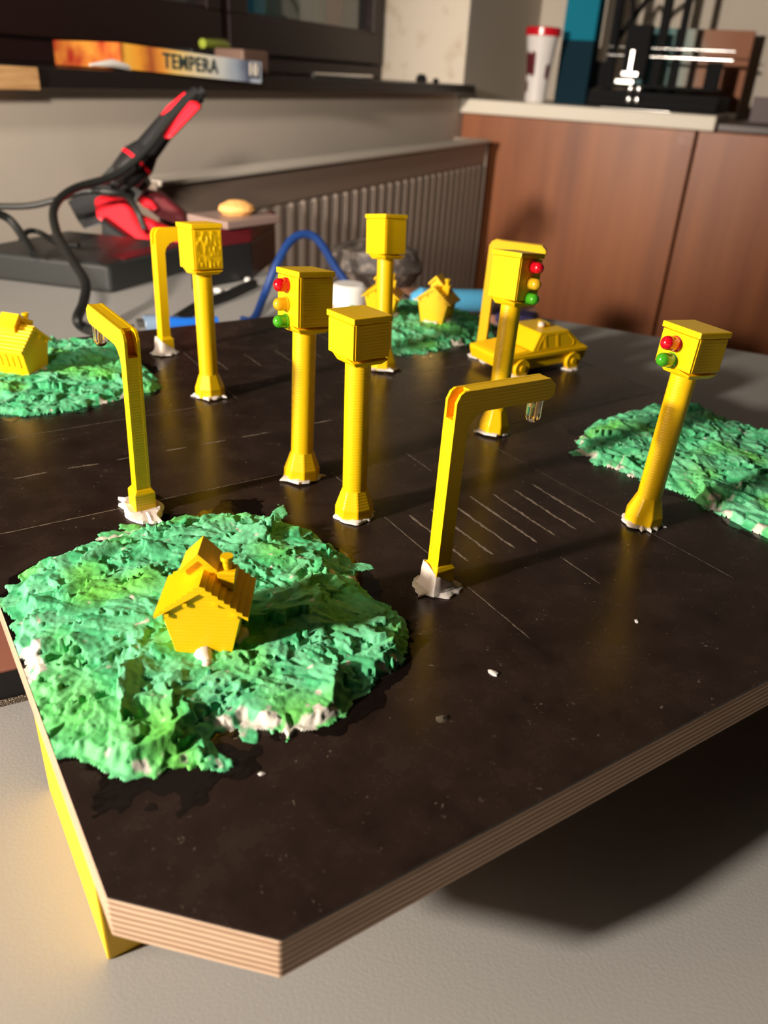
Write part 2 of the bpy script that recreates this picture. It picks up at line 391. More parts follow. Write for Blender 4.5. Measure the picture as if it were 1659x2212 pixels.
wd = rbox('dark_worktop', W0 + 0.1, W0 + 4.3, -2.9, 1.33, 0.431, 0.56, mat('dark_counter', (0.03, 0.012, 0.011), 0.4), bevel=0.02)
tag(wd, 'lower dark counter right of the white worktop', 'worktop')

# ------------------------------------------------------------------ table
TX = 5.10
tb = empty('table', 'large grey laminate table carrying the model board', 'table', RM(-1.5, -2.0, ZF), AZ)
mk('tabletop', Geo().box(-6.5, TX + 1.5, -8.0, 4.95 + 2.0, ZT - 0.18 - ZF, ZT - ZF), TABLEM, tb, bevel=0.03)
for lx in (-6.2, TX + 1.1):
    for ly in (-7.6, 6.5):
        mk('leg', Geo().box(lx, lx + 0.25, ly, ly + 0.25, 0.001, ZT - 0.18 - ZF), DGREY, tb)
bb = mk('wooden_panel', Geo().box(-1.6, 0, 0, 0.72, 0, 0.09), mat('red_brown_panel', (0.28, 0.11, 0.075), 0.5, noise=(15, (0.22, 0.08, 0.055), 0.4, 0.7)), None, (0.30, 1.60, ZT + 0.001), R(-6), bevel=0.006)
tag(bb, 'red brown panel with black edge lying left of the board', 'panel')
bb.name = 'veneer_panel'
eb = mk('black_edge_strip', Geo().box(-1.6, 0, -0.004, 0.0, 0.0, 0.085), BLACK, bb)
eb2 = mk('glitter_edge', Geo().box(-1.6, 0, -0.012, -0.004, 0.0, 0.012), mat('glittery_edge', (0.25, 0.2, 0.15), 0.3, metal=0.8, bump=(1500, 1.0)), bb)

# ------------------------------------------------------------------ model board
BX0, BX1, BY0, BY1, CH, TH = 0.103, 2.465, 0.592, 3.315, 0.175, 0.085
outl = [(BX0 + CH, BY0), (BX1 - CH, BY0), (BX1, BY0 + CH), (BX1, BY1 - CH), (BX1 - CH, BY1), (BX0 + CH, BY1), (BX0, BY1 - CH), (BX0, BY0 + CH)]
board = empty('model_board', 'dark plywood base board with chamfered corners carrying the yellow street model', 'board', (1.284, 1.95, ZT))
bl = lambda p, t: (p[0] - 1.284, p[1] - 1.95, t - ZT)
mk('plywood_core', Geo().prism(outl, bl, -TH, -0.004), PLY, board, bevel=0.002, bseg=1)
ins = [(1.284 + (x - 1.284) * 0.9995, 1.95 + (y - 1.95) * 0.9995) for x, y in outl]
mk('top_film', Geo().prism(ins, bl, -0.0042, 0.0), BTOP, board)
# scratched road lines
mg = Geo()
def line(a, b, wd=0.0022, jag=True):
    a = Vector(a[:2]); b = Vector(b[:2]); L = (b - a).length; n = max(2, int(L / 0.012)); d = (b - a).normalized(); s = Vector((-d.y, d.x))
    rnd = random.Random(int(a.x * 1e4 + b.y * 1e3)); vs = []
    for i in range(n + 1):
        p = a + d * (L * i / n); ww = wd * (rnd.uniform(0.55, 1.15) if jag else 1) * (0.35 if i in (0, n) else 1); off = rnd.uniform(-0.2, 0.2) * wd
        vs += [tuple(bl(p + s * (ww / 2 + off), 0.0004)), tuple(bl(p + s * (-ww / 2 + off), 0.0004))]
    mg.add(vs, [(2 * i, 2 * i + 1, 2 * i + 3, 2 * i + 2) for i in range(n)])
def pl(a, b, wd=0.0022): line(G(*a), G(*b), wd)
ya, yb_ = G(0, 1154).y, G(0, 951).y
line((BX0 + 0.002, ya), (0.93, ya - 0.005), 0.0036); line((BX0 + 0.002, yb_), (0.99, yb_ + 0.01), 0.0022)
line((1.62, ya), (BX1 - 0.01, ya)); line((1.62, yb_), (BX1 - 0.01, yb_))
line((1.018, 1.786), G(1145, 1380), 0.003); line(G(1019, 939), (1.59, 0.86), 0.002)
line((1.01, yb_ + 0.02), (1.03, BY1 - 0.03), 0.0025); line((1.62, yb_ + 0.02), (1.63, BY1 - 0.03), 0.0025)
for a, b in (((29, 1035), (103, 1020)), ((146, 1012), (214, 1002)), ((252, 994), (282, 988)), ((358, 974), (405, 966)), ((433, 961), (488, 951)), ((521, 945), (580, 934)), ((918, 872), (956, 863)), ((660, 918), (720, 907))):
    pl(a, b, 0.0056)
for a, b in (((874, 977), (932, 1018)), ((1210, 1203), (1297, 1262))): pl(a, b, 0.0035)
for a, b in (((884, 1113), (1010, 1212)), ((930, 1100), (1065, 1199)), ((985, 1095), (1112, 1185)), ((1015, 1072), (1160, 1172)), ((1064, 1067), (1200, 1158)), ((1110, 1058), (1244, 1144)), ((1149, 1046), (1285, 1129))):
    pl(a, b, 0.0080)
# crossings on the far road
for i in range(4): line((1.10 + i * 0.13, 2.70), (1.10 + i * 0.13, 2.86), 0.0035)
mk('road_markings', mg, MARK, board)

# yellow support legs under the board
def foot_g(): return Geo().box(0, 0.16, 0, 0.42, 0, -TH - ZT)
f0 = None
for (x, y, lab) in ((BX0 + 0.003, 0.893, 'left front'), (BX0 + 0.003, 2.4, 'left rear'), (BX1 - 0.17, 0.893, 'right front'), (BX1 - 0.17, 2.4, 'right rear')):
    o = mk('support_leg', foot_g(), YEL, board, (x - 1.284, y - 1.95, 0), bevel=0.004)

# ------------------------------------------------------------------ grass mounds
def vnoise(x, y, sc, seed):
    rs = np.random.RandomState(seed); T = rs.rand(64, 64)
    fx, fy = x / sc + 100.3, y / sc + 57.7
    ix, iy = np.floor(fx).astype(int), np.floor(fy).astype(int); tx, ty = fx - ix, fy - iy
    tx = tx * tx * (3 - 2 * tx); ty = ty * ty * (3 - 2 * ty)
    a = T[ix % 64, iy % 64]; b = T[(ix + 1) % 64, iy % 64]; c = T[ix % 64, (iy + 1) % 64]; d = T[(ix + 1) % 64, (iy + 1) % 64]
    return (a * (1 - tx) + b * tx) * (1 - ty) + (c * (1 - tx) + d * tx) * ty
def sdist(X, Y, poly):
    n = len(poly); ins = np.zeros(X.shape, bool); dm = np.full(X.shape, 1e9)
    for i in range(n):
        x0, y0 = poly[i]; x1, y1 = poly[(i + 1) % n]
        dx, dy = x1 - x0, y1 - y0
        t = np.clip(((X - x0) * dx + (Y - y0) * dy) / (dx * dx + dy * dy + 1e-12), 0, 1)
        dm = np.minimum(dm, np.hypot(X - x0 - t * dx, Y - y0 - t * dy))
        c = ((y0 > Y) != (y1 > Y)) & (X < dx * (Y - y0) / (dy + 1e-12) + x0)
        ins ^= c
    return np.where(ins, dm, -dm)
def grid_mesh(name, X, Y, Z, keep, m, origin, parent=None, colr=None):
    nx, ny = X.shape
    fk = keep[:-1, :-1] & keep[1:, :-1] & keep[1:, 1:] & keep[:-1, 1:]
    used = np.zeros_like(keep); used[:-1, :-1] |= fk; used[1:, :-1] |= fk; used[1:, 1:] |= fk; used[:-1, 1:] |= fk
    idx = -np.ones(X.shape, int); idx[used] = np.arange(used.sum())
    V = np.stack([X[used] - origin[0], Y[used] - origin[1], Z[used] - origin[2]], 1) * U
    i, j = np.nonzero(fk)
    F = np.stack([idx[i, j], idx[i + 1, j], idx[i + 1, j + 1], idx[i, j + 1]], 1)
    me = bpy.data.meshes.new(name); me.from_pydata(V.tolist(), [], F.tolist())
    for p in me.polygons: p.use_smooth = True
    if colr is not None:
        ca = me.color_attributes.new('Col', 'FLOAT_COLOR', 'POINT')
        c = np.concatenate([colr[used], np.ones((used.sum(), 1))], 1).astype(np.float32)
        ca.data.foreach_set('color', c.ravel())
    me.materials.append(m)
    o = bpy.data.objects.new(name, me); COL.objects.link(o); o.parent = parent
    return o
def mound(poly, peak, seed, d, label, flats=(), nfl=500, edge=0.03):
    rs = np.random.RandomState(seed)
    P = np.array(poly); x0, y0 = P.min(0) - 0.06; x1, y1 = P.max(0) + 0.06
    xs = np.arange(max(x0, BX0 + 0.001), min(x1, BX1 - 0.001), d); ys = np.arange(max(y0, BY0 + 0.001), min(y1, BY1 - 0.001), d)
    X, Y = np.meshgrid(xs, ys, indexing='ij')
    S = sdist(X, Y, poly)
    S = S + (vnoise(X, Y, 0.09, seed) - 0.5) * edge * 1.6 + (vnoise(X, Y, 0.03, seed + 1) - 0.5) * edge + (vnoise(X, Y, 0.011, seed + 7) - 0.5) * edge * 0.35
    H = peak * (1 - np.exp(-np.maximum(S, 0) / 0.12)) * (0.65 + 0.7 * vnoise(X, Y, 0.13, seed + 2))
    for fx, fy, fr, fz in flats:
        k = np.exp(-(((X - fx) ** 2 + (Y - fy) ** 2) / fr ** 2) ** 2); H = H * (1 - k) + fz * k
    Z = H.copy() * 0.8
    cid = np.zeros(X.shape); green = vnoise(X, Y, 0.10, seed + 3)
    flow = vnoise(X, Y, 0.16, seed + 4) * math.pi * 2.4
    for k in range(nfl):
        cx, cy = rs.uniform(x0, x1), rs.uniform(y0, y1)
        i0 = int((cx - xs[0]) / d); j0 = int((cy - ys[0]) / d)
        if not (0 <= i0 < len(xs) and 0 <= j0 < len(ys)) or S[i0, j0] < -0.03 or (S[i0, j0] < -0.002 and rs.rand() > 0.06): continue
        smear = S[i0, j0] < -0.002
        ra = rs.uniform(0.025, 0.075) * (1.4 if rs.rand() < .2 else 1); rb = ra * rs.uniform(0.25, 0.6); th = flow[i0, j0] + rs.normal(0, 0.35)
        if smear: ra *= 0.62; rb = ra * 0.45
        w = int(ra * 1.3 / d) + 2
        a0, a1, b0, b1 = max(i0 - w, 0), min(i0 + w, len(xs)), max(j0 - w, 0), min(j0 + w, len(ys))
        xx, yy = X[a0:a1, b0:b1] - cx, Y[a0:a1, b0:b1] - cy
        uu = xx * math.cos(th) + yy * math.sin(th); vv = -xx * math.sin(th) + yy * math.cos(th)
        jg = 1 + 0.55 * (vnoise(xx + cx, yy + cy, 0.012, seed + k % 50) - 0.5)
        q = np.sqrt((uu / ra) ** 2 + (vv / rb) ** 2) * jg
        tu, tv = rs.normal(0, 0.08), rs.normal(0, 0.26)
        z = H[i0, j0] * 0.85 + rs.uniform(0.0, 0.009) + tu * uu + tv * vv - 0.22 * (vv * vv) / rb + 0.0012 * np.sin(vv / 0.0032 + 3 * vnoise(xx, yy, 0.02, k % 40)) * vnoise(xx + cx, yy + cy, 0.02, 9)
        z = np.minimum(z, 0.004 + np.clip(S[a0:a1, b0:b1], 0, 1) * 0.9)
        if smear: z = np.full(z.shape, 0.0019) + 0.0004 * vnoise(xx + cx, yy + cy, 0.01, 5)
        m_ = (q < 1) & (z > Z[a0:a1, b0:b1]) & (S[a0:a1, b0:b1] > (-0.08 if smear else -0.012))
        Z[a0:a1, b0:b1][m_] = z[m_]; cid[a0:a1, b0:b1][m_] = rs.uniform(-1, 1)
    Z += (vnoise(X, Y, 0.008, seed + 5) - 0.5) * 0.0018 + (vnoise(X, Y, 0.03, seed + 6) - 0.5) * 0.006
    keep = (S > 0) | (cid != 0)
    nb = keep.copy(); nb[1:] &= keep[:-1]; nb[:-1] &= keep[1:]; nb[:, 1:] &= keep[:, :-1]; nb[:, :-1] &= keep[:, 1:]
    Z = np.where(nb, np.maximum(Z, 0.0015), 0.0003)
    c1 = np.array([0.07, 0.52, 0.21]); c2 = np.array([0.17, 0.62, 0.08]); c3 = np.array([0.21, 0.70, 0.38])
    g1 = np.clip(green * 2.2 - 1.25, 0, 1)[..., None]; g2 = np.clip(0.5 + 0.5 * cid, 0, 1)[..., None]
    colr = (c1 * (1 - g2) + c3 * g2) * (1 - g1) + c2 * g1
    wn = vnoise(X, Y, 0.05, seed + 8) + 0.5 * vnoise(X, Y, 0.015, seed + 9)
    wmask = np.clip((wn - 1.0 - np.clip((S - 0.012), 0, 1) * 7) * 12, 0, 1)[..., None]
    wm2 = np.clip((vnoise(X, Y, 0.02, seed + 11) - 0.93) * 25, 0, 1)[..., None]
    wmask = np.maximum(wmask, wm2)
    colr = colr * (1 - wmask) + np.array([0.72, 0.68, 0.60]) * wmask
    cx, cy = P.mean(0)
    o = grid_mesh('grass_mound', X, Y, Z, keep, GRASS, (cx, cy, 0), None, colr)
    o.location = Vector((cx, cy, 0.0)) * U
    tag(o, label, 'grass mound', 'painted tissue grass mounds on the board corners')
    # glossy glue film seeping out round the mound
    S2 = S + 0.016 + (vnoise(X, Y, 0.08, seed + 12) - 0.42) * 0.10 + (vnoise(X, Y, 0.02, seed + 13) - 0.5) * 0.02
    k2 = (S2 > 0) & (S < 0.03)
    grid_mesh('glue_film', X, Y, np.full(X.shape, 0.0006), k2, VARN, (cx, cy, 0), o)
    return o, X, Y, Z

near = [(0.108, 1.50), (0.15, 1.58), (0.2, 1.66), (0.25, 1.66), (0.33, 1.69), (0.443, 1.70), (0.58, 1.69), (0.70, 1.66), (0.775, 1.58), (0.80, 1.471), (0.815, 1.349), (0.80, 1.23), (0.805, 1.147), (0.79, 1.043), (0.74, 0.985), (0.658, 0.949), (0.552, 0.937), (0.436, 0.924), (0.40, 0.99), (0.33, 0.97), (0.325, 0.898), (0.257, 0.94), (0.16, 0.965), (0.126, 1.029), (0.108, 1.102), (0.108, 1.297)]
m1 = mound(near, 0.045, 3, 0.0026, 'large green flaky mound nearest the camera with the front house on it', [(0.42, 1.19, 0.09, 0.03)], 1500)
left = [(0.11, 2.64), (0.291, 2.60), (0.46, 2.551), (0.673, 2.571), (0.80, 2.63), (0.84, 2.75), (0.82, 3.1), (0.70, 3.28), (0.588, 3.305), (0.30, 3.305), (0.11, 3.13)]
m2 = mound(left, 0.04, 11, 0.0042, 'green mound at the left picture edge behind the left street lamp', [(0.40, 2.90, 0.10, 0.035)], 1300)
back = [(1.76, 2.66), (1.80, 2.61), (1.93, 2.575), (2.13, 2.61), (2.334, 2.673), (2.45, 2.76), (2.45, 3.1), (2.30, 3.3), (1.95, 3.3), (1.78, 3.2), (1.74, 3.0)]
m3 = mound(back, 0.035, 23, 0.0050, 'green mound at the far corner carrying two yellow houses', [(2.19, 2.86, 0.10, 0.035), (2.03, 3.02, 0.1, 0.035)], 900)
right = [(1.80, 1.62), (1.87, 1.66), (1.992, 1.70), (2.195, 1.73), (2.36, 1.72), (2.46, 1.66), (2.46, 0.78), (2.3, 0.62), (1.9, 0.62), (1.83, 0.75), (1.846, 0.942), (1.844, 1.082), (1.85, 1.224), (1.81, 1.337), (1.775, 1.47)]
m4 = mound(right, 0.035, 31, 0.0038, 'green mound right of the two-light traffic signal, no house', (), 1500)

# ------------------------------------------------------------------ street furniture
def glue_ring(rx, seed, parent, h=0.012, spikes=True, loc=(0, 0, 0), ry=None):
    rnd = random.Random(seed); n = 48; ry = ry or rx; vs = []
    ph = [rnd.uniform(0, 6.28) for _ in range(5)]
    rad = []
    for k in range(n):
        a = 2 * math.pi * k / n
        e = 1 + 0.07 * math.sin(2 * a + ph[0]) + 0.05 * math.sin(5 * a + ph[1]) + 0.04 * math.sin(9 * a + ph[2]) + rnd.uniform(-0.03, 0.03)
        if spikes and rnd.random() < 0.09: e += rnd.uniform(0.12, 0.3)
        rad.append(e)
    for (s, z) in ((1.0, 0.0003), (0.97, h * 0.55), (0.80, h), (0.5, h * 0.9)):
        for k in range(n):
            a = 2 * math.pi * k / n; e = rad[k] if s > 0.9 else 1 + (rad[k] - 1) * 0.3
            vs.append((rx * e * s * math.cos(a), ry * e * s * math.sin(a), z * rnd.uniform(0.8, 1.2)))
    fs = [(i * n + k, i * n + (k + 1) % n, (i + 1) * n + (k + 1) % n, (i + 1) * n + k) for i in range(3) for k in range(n)]
    fs += [tuple(3 * n + k for k in range(n)), tuple(range(n - 1, -1, -1))]
    return mk('glue_ring', Geo().add(vs, fs), GLUE, parent, loc, smooth=True)

def led(name, m, parent, loc, axis, L, r=0.0167):
    """dome-ended LED lying along axis ('-x' or '-y' or '-z')"""
    prof = [(r * 1.0, 0.0), (r, L - r)]
    for k in range(1, 7): a = k / 6 * math.pi / 2; prof.append((max(r * math.cos(a), 0.0004), L - r + r * math.sin(a)))
    g = Geo()
    n = 24; vs = []
    for (rr, z) in [(r * 1.12, -0.004), (r * 1.12, 0.004), (r, 0.0045)] + prof[1:]:
        for k in range(n):
            a = 2 * math.pi * k / n; x, y = rr * math.cos(a), rr * math.sin(a)
            vs.append({'-x': (-z, x, y), '-y': (x, -z, y), '-z': (x, y, -z)}[axis])
    q = len(vs) // n
    fs = [(i * n + k, i * n + (k + 1) % n, (i + 1) * n + (k + 1) % n, (i + 1) * n + k) for i in range(q - 1) for k in range(n)]
    fs += [tuple(range(n - 1, -1, -1)), tuple((q - 1) * n + k for k in range(n))]
    return mk(name, g.add(vs, fs), m, parent, loc, smooth=True)

def signal(label, base, top, yaw, tall, leds=None, side='-x', seed=0, panel=None, group='yellow 3D printed traffic signals'):
    e = empty('traffic_signal', label, 'traffic signal', (base[0], base[1], 0), R(yaw), group)
    zt = 0.56 if tall else 0.52
    # lean of the whole post
    dx, dy = top[0] - base[0], top[1] - base[1]
    q = Vector((0, 0, 1)).rotation_difference(Vector((dx, dy, zt - 0.04)).normalized())
    e.rotation_mode = 'QUATERNION'
    from mathutils import Quaternion
    e.rotation_quaternion = q @ Quaternion((0, 0, 1), R(yaw))
    # flared octagonal foot
    mk('foot', Geo().lathe([(0.050, 0.0), (0.050, 0.030), (0.033, 0.078)], 8, phase=0.5), YEL, e, bevel=0.002, bseg=1)
    mk('pole', Geo().lathe([(0.031, 0.07), (0.031, 0.415)], 20), YEL, e, smooth=True)
    hx, hy = 0.049, 0.056; zb = 0.405
    g = Geo()
    g.hexa([(-hx + .012, -hy + .010, zb), (hx - .012, -hy + .010, zb), (hx - .012, hy - .022, zb), (-hx + .012, hy - .022, zb),
            (-hx, -hy, zb + 0.012), (hx, -hy, zb + 0.012), (hx, hy, zb + 0.028), (-hx, hy, zb + 0.028)])
    mk('housing', Geo().box(-hx, hx, -hy, hy, zb + 0.018, zt - 0.0165), YEL, e, bevel=0.0022, bseg=2)
    mk('housing_base', g, YEL, e, bevel=0.0015, bseg=1)
    mk('lid', Geo().box(-hx - 0.0035, hx + 0.0035, -hy - 0.0035, hy + 0.0035, zt - 0.0145, zt).box(-hx + .006, hx - .006, -hy + .006, hy - .006, zt - 0.018, zt - 0.0140), YEL, e, bevel=0.0025)
    # raised panel lips printed on two faces
    lip = Geo().box(-hx - 0.0018, -hx + 0.001, -hy + 0.0, -hy + 0.016, zb + 0.02, zt - 0.016)
    lip.box(-hx + 0.004, -hx + 0.012, -hy - 0.0015, -hy + 0.001, zb + 0.02, zt - 0.016)
    mk('seam_strip', lip, YEL, e)
    if panel == 'rough':
        gg = Geo(); n = 22; mm_ = 34; vs = []
        for i in range(n + 1):
            for j in range(mm_ + 1):
                x = -hx + 0.008 + (2 * hx - 0.014) * i / n; z = zb + 0.024 + (zt - zb - 0.046) * j / mm_
                q1 = float(vnoise(np.array([x * 2.2]), np.array([z]), 0.016, 77)[0]); q2 = float(vnoise(np.array([x * 2.0]), np.array([z * .6]), 0.007, 78)[0])
                vs.append((x, -hy - 0.0010 - 0.0055 * max(0, q1 - 0.52) - 0.0016 * q2 * (q1 > 0.45), z))
        fs = [(i * (mm_ + 1) + j, (i + 1) * (mm_ + 1) + j, (i + 1) * (mm_ + 1) + j + 1, i * (mm_ + 1) + j + 1) for i in range(n) for j in range(mm_)]
        mk('wrinkled_back_panel', gg.add(vs, fs), YEL, e, smooth=True)
    glue_ring(0.0535, seed, e, 0.010)
    if leds:
        names = {3: (('red_light', RED_LED), ('amber_light', AMB_LED), ('green_light', GRN_LED)), 2: (('red_light', RED_LED), ('green_light', GRN_LED))}[leds]
        zs = {3: (0.521, 0.474, 0.431), 2: (0.477, 0.437)}[leds]
        for (nm, mm2), z in zip(names, zs):
            loc = (-hx - 0.001, 0.008, z) if side == '-x' else ((0.010, -hy - 0.001, z) if side == '-y' else (hx, 0, z))
            if side == '+x':
                o = led(nm, mm2, e, (hx, 0, z), '-x', 0.034); o.rotation_euler = (0, 0, math.pi)
            elif side == '+y':
                o = led(nm, mm2, e, (0, hy, z), '-y', 0.034); o.rotation_euler = (0, 0, math.pi)
            else:
                o = led(nm, mm2, e, loc, side, 0.036 if leds == 3 else 0.052)
                if leds == 2: o.rotation_euler = (0, R(8), R(12))
    return e
signal('tall yellow signal with red, amber and green lamps on its left face, left of centre', (0.930, 1.788), (0.963, 1.835), 2, True, 3, '-x', 1)
signal('shorter yellow signal with plain housing in front centre, lamps hidden on the far side', (0.950, 1.535), (0.955, 1.553), 2, False, 2, '+x', 2)
signal('short leaning yellow signal with one red and one green lamp at far right', (1.607, 1.155), (1.640, 1.155), -5, False, 2, '-x', 3)
signal('tall yellow signal with three lamps on its right face, in front of the toy car', (1.635, 1.805), (1.685, 1.85), 6, True, 3, '-y', 4)
signal('tall plain-backed yellow signal in front of the far houses', (1.640, 2.480), (1.677, 2.565), 6, True, 3, '+y', 5)
signal('tall yellow signal with wrinkled back panel beside the far left street lamp', (0.940, 2.485), (0.951, 2.532), 4, True, 3, '+y', 6, panel='rough')

def lamp(label, base, az, L, seed, top=None, glue='ring'):
    e = empty('street_lamp', label, 'street lamp', (base[0], base[1], 0), R(az), 'yellow 3D printed street lamps')
    if top:
        from mathutils import Quaternion
        q = Vector((0, 0, 1)).rotation_difference(Vector((top[0] - base[0], top[1] - base[1], 0.46)).normalized())
        e.rotation_mode = 'QUATERNION'; e.rotation_quaternion = q @ Quaternion((0, 0, 1), R(az))
    a = 0.018; w = 0.018
    # local +x = arm direction. side cheeks with chamfered outer corner and open slot between them
    prof = [(-a, 0.05), (a, 0.05), (a, 0.375), (0.024, 0.392), (0.040, 0.408), (0.058, 0.414), (L - 0.015, 0.414), (L, 0.422), (L, 0.446), (L - 0.018, 0.462), (0.0, 0.462), (-0.010, 0.456), (-a, 0.440)]
    fn = lambda p, t: (p[0], t, p[1])
    mk('post_and_arm', Geo().prism(prof, fn, w - 0.0065, w).prism(prof, fn, -w, -w + 0.0065)
       .prism([(-a + .0006, 0.05), (a, 0.05), (a, 0.375), (0.024, 0.392), (0.024, 0.402), (-a + .0006, 0.402)], fn, -w + 0.0064, w - 0.0064)
       .prism([(0.024, 0.392), (0.040, 0.408), (0.058, 0.414), (L - 0.015, 0.414), (L, 0.422), (L, 0.446), (L - 0.018, 0.4615), (0.018, 0.4615), (0.018, 0.455), (0.05, 0.42)], fn, -w + 0.0064, w - 0.0064), YEL, e)
    mk('inner_channel', Geo().prism([(0.0, 0.39), (0.03, 0.39), (0.03, 0.45), (0.012, 0.44)], fn, -w + 0.007, w - 0.007), INNER, e)
    mk('base_block', Geo().lathe([(0.037, 0.0), (0.037, 0.056), (0.027, 0.066)], 4, phase=0.5), YEL, e, bevel=0.0015, bseg=1)
    # hanging clear bulb
    r = 0.0167; bx = L - 0.035; zt = 0.415
    prof = [(r * 1.15, 0.0), (r * 1.15, -0.005), (r, -0.006), (r, -0.040)] + [(max(r * math.cos(k / 6 * math.pi / 2), 0.0005), -0.040 - r * math.sin(k / 6 * math.pi / 2)) for k in range(1, 7)]
    b = mk('clear_bulb', Geo().lathe(prof, 24), CLEAR, e, (bx, 0, zt), smooth=True)
    fl = Geo().box(-0.008, -0.003, -0.001, 0.001, -0.045, -0.004).box(0.003, 0.006, -0.001, 0.001, -0.048, -0.004).box(-0.010, -0.003, -0.004, 0.004, -0.019, -0.010)
    mk('metal_leads', fl, GOLD, b)
    if glue == 'ring': glue_ring(0.046, seed, e, 0.010, True, (0.0, 0.0, 0), 0.044)
    if glue == 'long': glue_ring(0.080, seed, e, 0.014, True, (0.0, 0.0, 0), 0.050)
    if glue == 'collar':
        rnd = random.Random(seed); n = 32; vs = []
        for (z, s) in ((0.0003, 1.22), (0.004, 1.26), (0.012, 1.08), (0.026, 1.0), (0.044, 0.97), (0.06, 0.90)):
            for k in range(n):
                an = 2 * math.pi * k / n
                sq = min(0.0305 * s / max(abs(math.cos(an)), abs(math.sin(an))), 0.039 * s)
                hh = z * (0.70 + 0.38 * math.cos(an - 2.7)) if z > 0.02 else z
                vs.append((sq * math.cos(an) * rnd.uniform(.97, 1.05), sq * math.sin(an) * rnd.uniform(.97, 1.05), hh))
        fs = [(i * n + k, i * n + (k + 1) % n, (i + 1) * n + (k + 1) % n, (i + 1) * n + k) for i in range(5) for k in range(n)] + [tuple(5 * n + k for k in range(n)), tuple(range(n - 1, -1, -1))]
        mk('glue_collar', Geo().add(vs, fs), GLUE, e, smooth=True)
        glue_ring(0.052, seed + 1, e, 0.008, True)
    return e
lamp('yellow street lamp in the foreground, arm pointing right with clear bulb', (0.945, 1.165), 1, 0.250, 11, (0.958, 1.170), 'collar')
lamp('yellow street lamp at left whose arm points away over the left mound', (0.487, 1.802), 92, 0.262, 12, (0.496, 1.800), 'long')
lamp('yellow street lamp far left, its arm hidden behind a signal housing', (0.957, 2.99), 11, 0.24, 13, (0.975, 3.03), 'collar')
lamp('yellow street lamp rising behind the toy car bonnet', (2.095, 2.45), -52, 0.20, 14, (2.115, 2.46), 'ring')

# ------------------------------------------------------------------ houses
def house_parts(e):
    bw, ew, ez, az_, dp = 0.051, 0.073, 0.098, 0.148, 0.115
    pent = [(-bw, 0), (bw, 0), (ew, ez), (0, az_), (-ew, ez)]
    fn = lambda p, t: (p[0], t, p[1])
    mk('walls', Geo().prism(pent, fn, 0, dp), YEL, e, bevel=0.0015, bseg=1)
    # stepped roof slopes
    n = 8; up = []
    for i in range(n):
        t0, t1 = i / n, (i + 1) / n
        x0 = (ew + 0.012) * (1 - t0); x1 = (ew + 0.012) * (1 - t1)
        z0 = ez - 0.008 + (az_ + 0.012 - ez + 0.008) * t0; z1 = ez - 0.008 + (az_ + 0.012 - ez + 0.008) * t1
        up += [(x0, z0 + 0.006), (x1 + 0.001, z0 + 0.006 + (z1 - z0) * 0.35)]
    low = [(0, az_ - 0.002), (ew + 0.010, ez - 0.010)]
    right = [(ew + 0.012, ez - 0.010)] + up + [(0, az_ + 0.014), (0, az_ - 0.003)]
    left = [(-x, z) for x, z in right]
    mk('roof', Geo().prism(right, fn, -0.008, dp + 0.008).prism(left, fn, -0.008, dp + 0.008), YEL, e)
    # dormer with its own small roof
    g = Geo().prism([(-0.030, 0.08), (0.014, 0.08), (0.017, 0.165), (-0.008, 0.188), (-0.034, 0.165)], fn, 0.045, 0.100)
    d = mk('dormer', g, YEL, e, bevel=0.001, bseg=1)
    mk('dormer_roof', Geo().prism([(-0.008, 0.186), (-0.041, 0.156), (-0.043, 0.164), (-0.008, 0.200), (0.026, 0.166), (0.024, 0.158)], fn, 0.037, 0.104), YEL, d)
    c = mk('chimney', Geo().hexa([(0.030, 0.042, 0.10), (0.052, 0.042, 0.10), (0.052, 0.062, 0.10), (0.030, 0.062, 0.10),
                                   (0.024, 0.036, 0.163), (0.060, 0.036, 0.163), (0.060, 0.068, 0.163), (0.024, 0.068, 0.163)]), YEL, e, bevel=0.002, bseg=1)
    mk('chimney_pot', Geo().lathe([(0.008, 0.158), (0.0085, 0.178), (0.012, 0.182), (0.012, 0.190)], 14, (0.042, 0.052, 0)), YEL, c, smooth=True)
    # framed windows and beams on the walls
    for sx in (-1, 1):
        fr = Geo()
        for (ya_, yb2) in ((0.02, 0.048), (0.066, 0.094)):
            for k, (z0, z1) in enumerate(((0.03, 0.035), (0.07, 0.075))):
                xo = lambda z: sx * (bw + (ew - bw) * z / ez)
                fr.hexa([(xo(z0), ya_, z0), (xo(z0) + sx * .003, ya_, z0), (xo(z0) + sx * .003, yb2, z0), (xo(z0), yb2, z0), (xo(z1), ya_, z1), (xo(z1) + sx * .003, ya_, z1), (xo(z1) + sx * .003, yb2, z1), (xo(z1), yb2, z1)])
            for yy in (ya_, yb2 - .004):
                z0, z1 = 0.03, 0.075
                fr.hexa([(xo(z0), yy, z0), (xo(z0) + sx * .003, yy, z0), (xo(z0) + sx * .003, yy + .004, z0), (xo(z0), yy + .004, z0), (xo(z1), yy, z1), (xo(z1) + sx * .003, yy, z1), (xo(z1) + sx * .003, yy + .004, z1), (xo(z1), yy + .004, z1)])
        mk('window_frame', fr, YEL, e)
    ends = Geo()
    for (x, z) in ((-0.062, 0.098), (0.062, 0.098), (-0.028, 0.122), (0.028, 0.122)):
        for y in (-0.007, dp):
            ends.box(x - 0.004, x + 0.004, y, y + 0.007, z - 0.008, z)
    mk('beam_ends', ends, YEL, e)
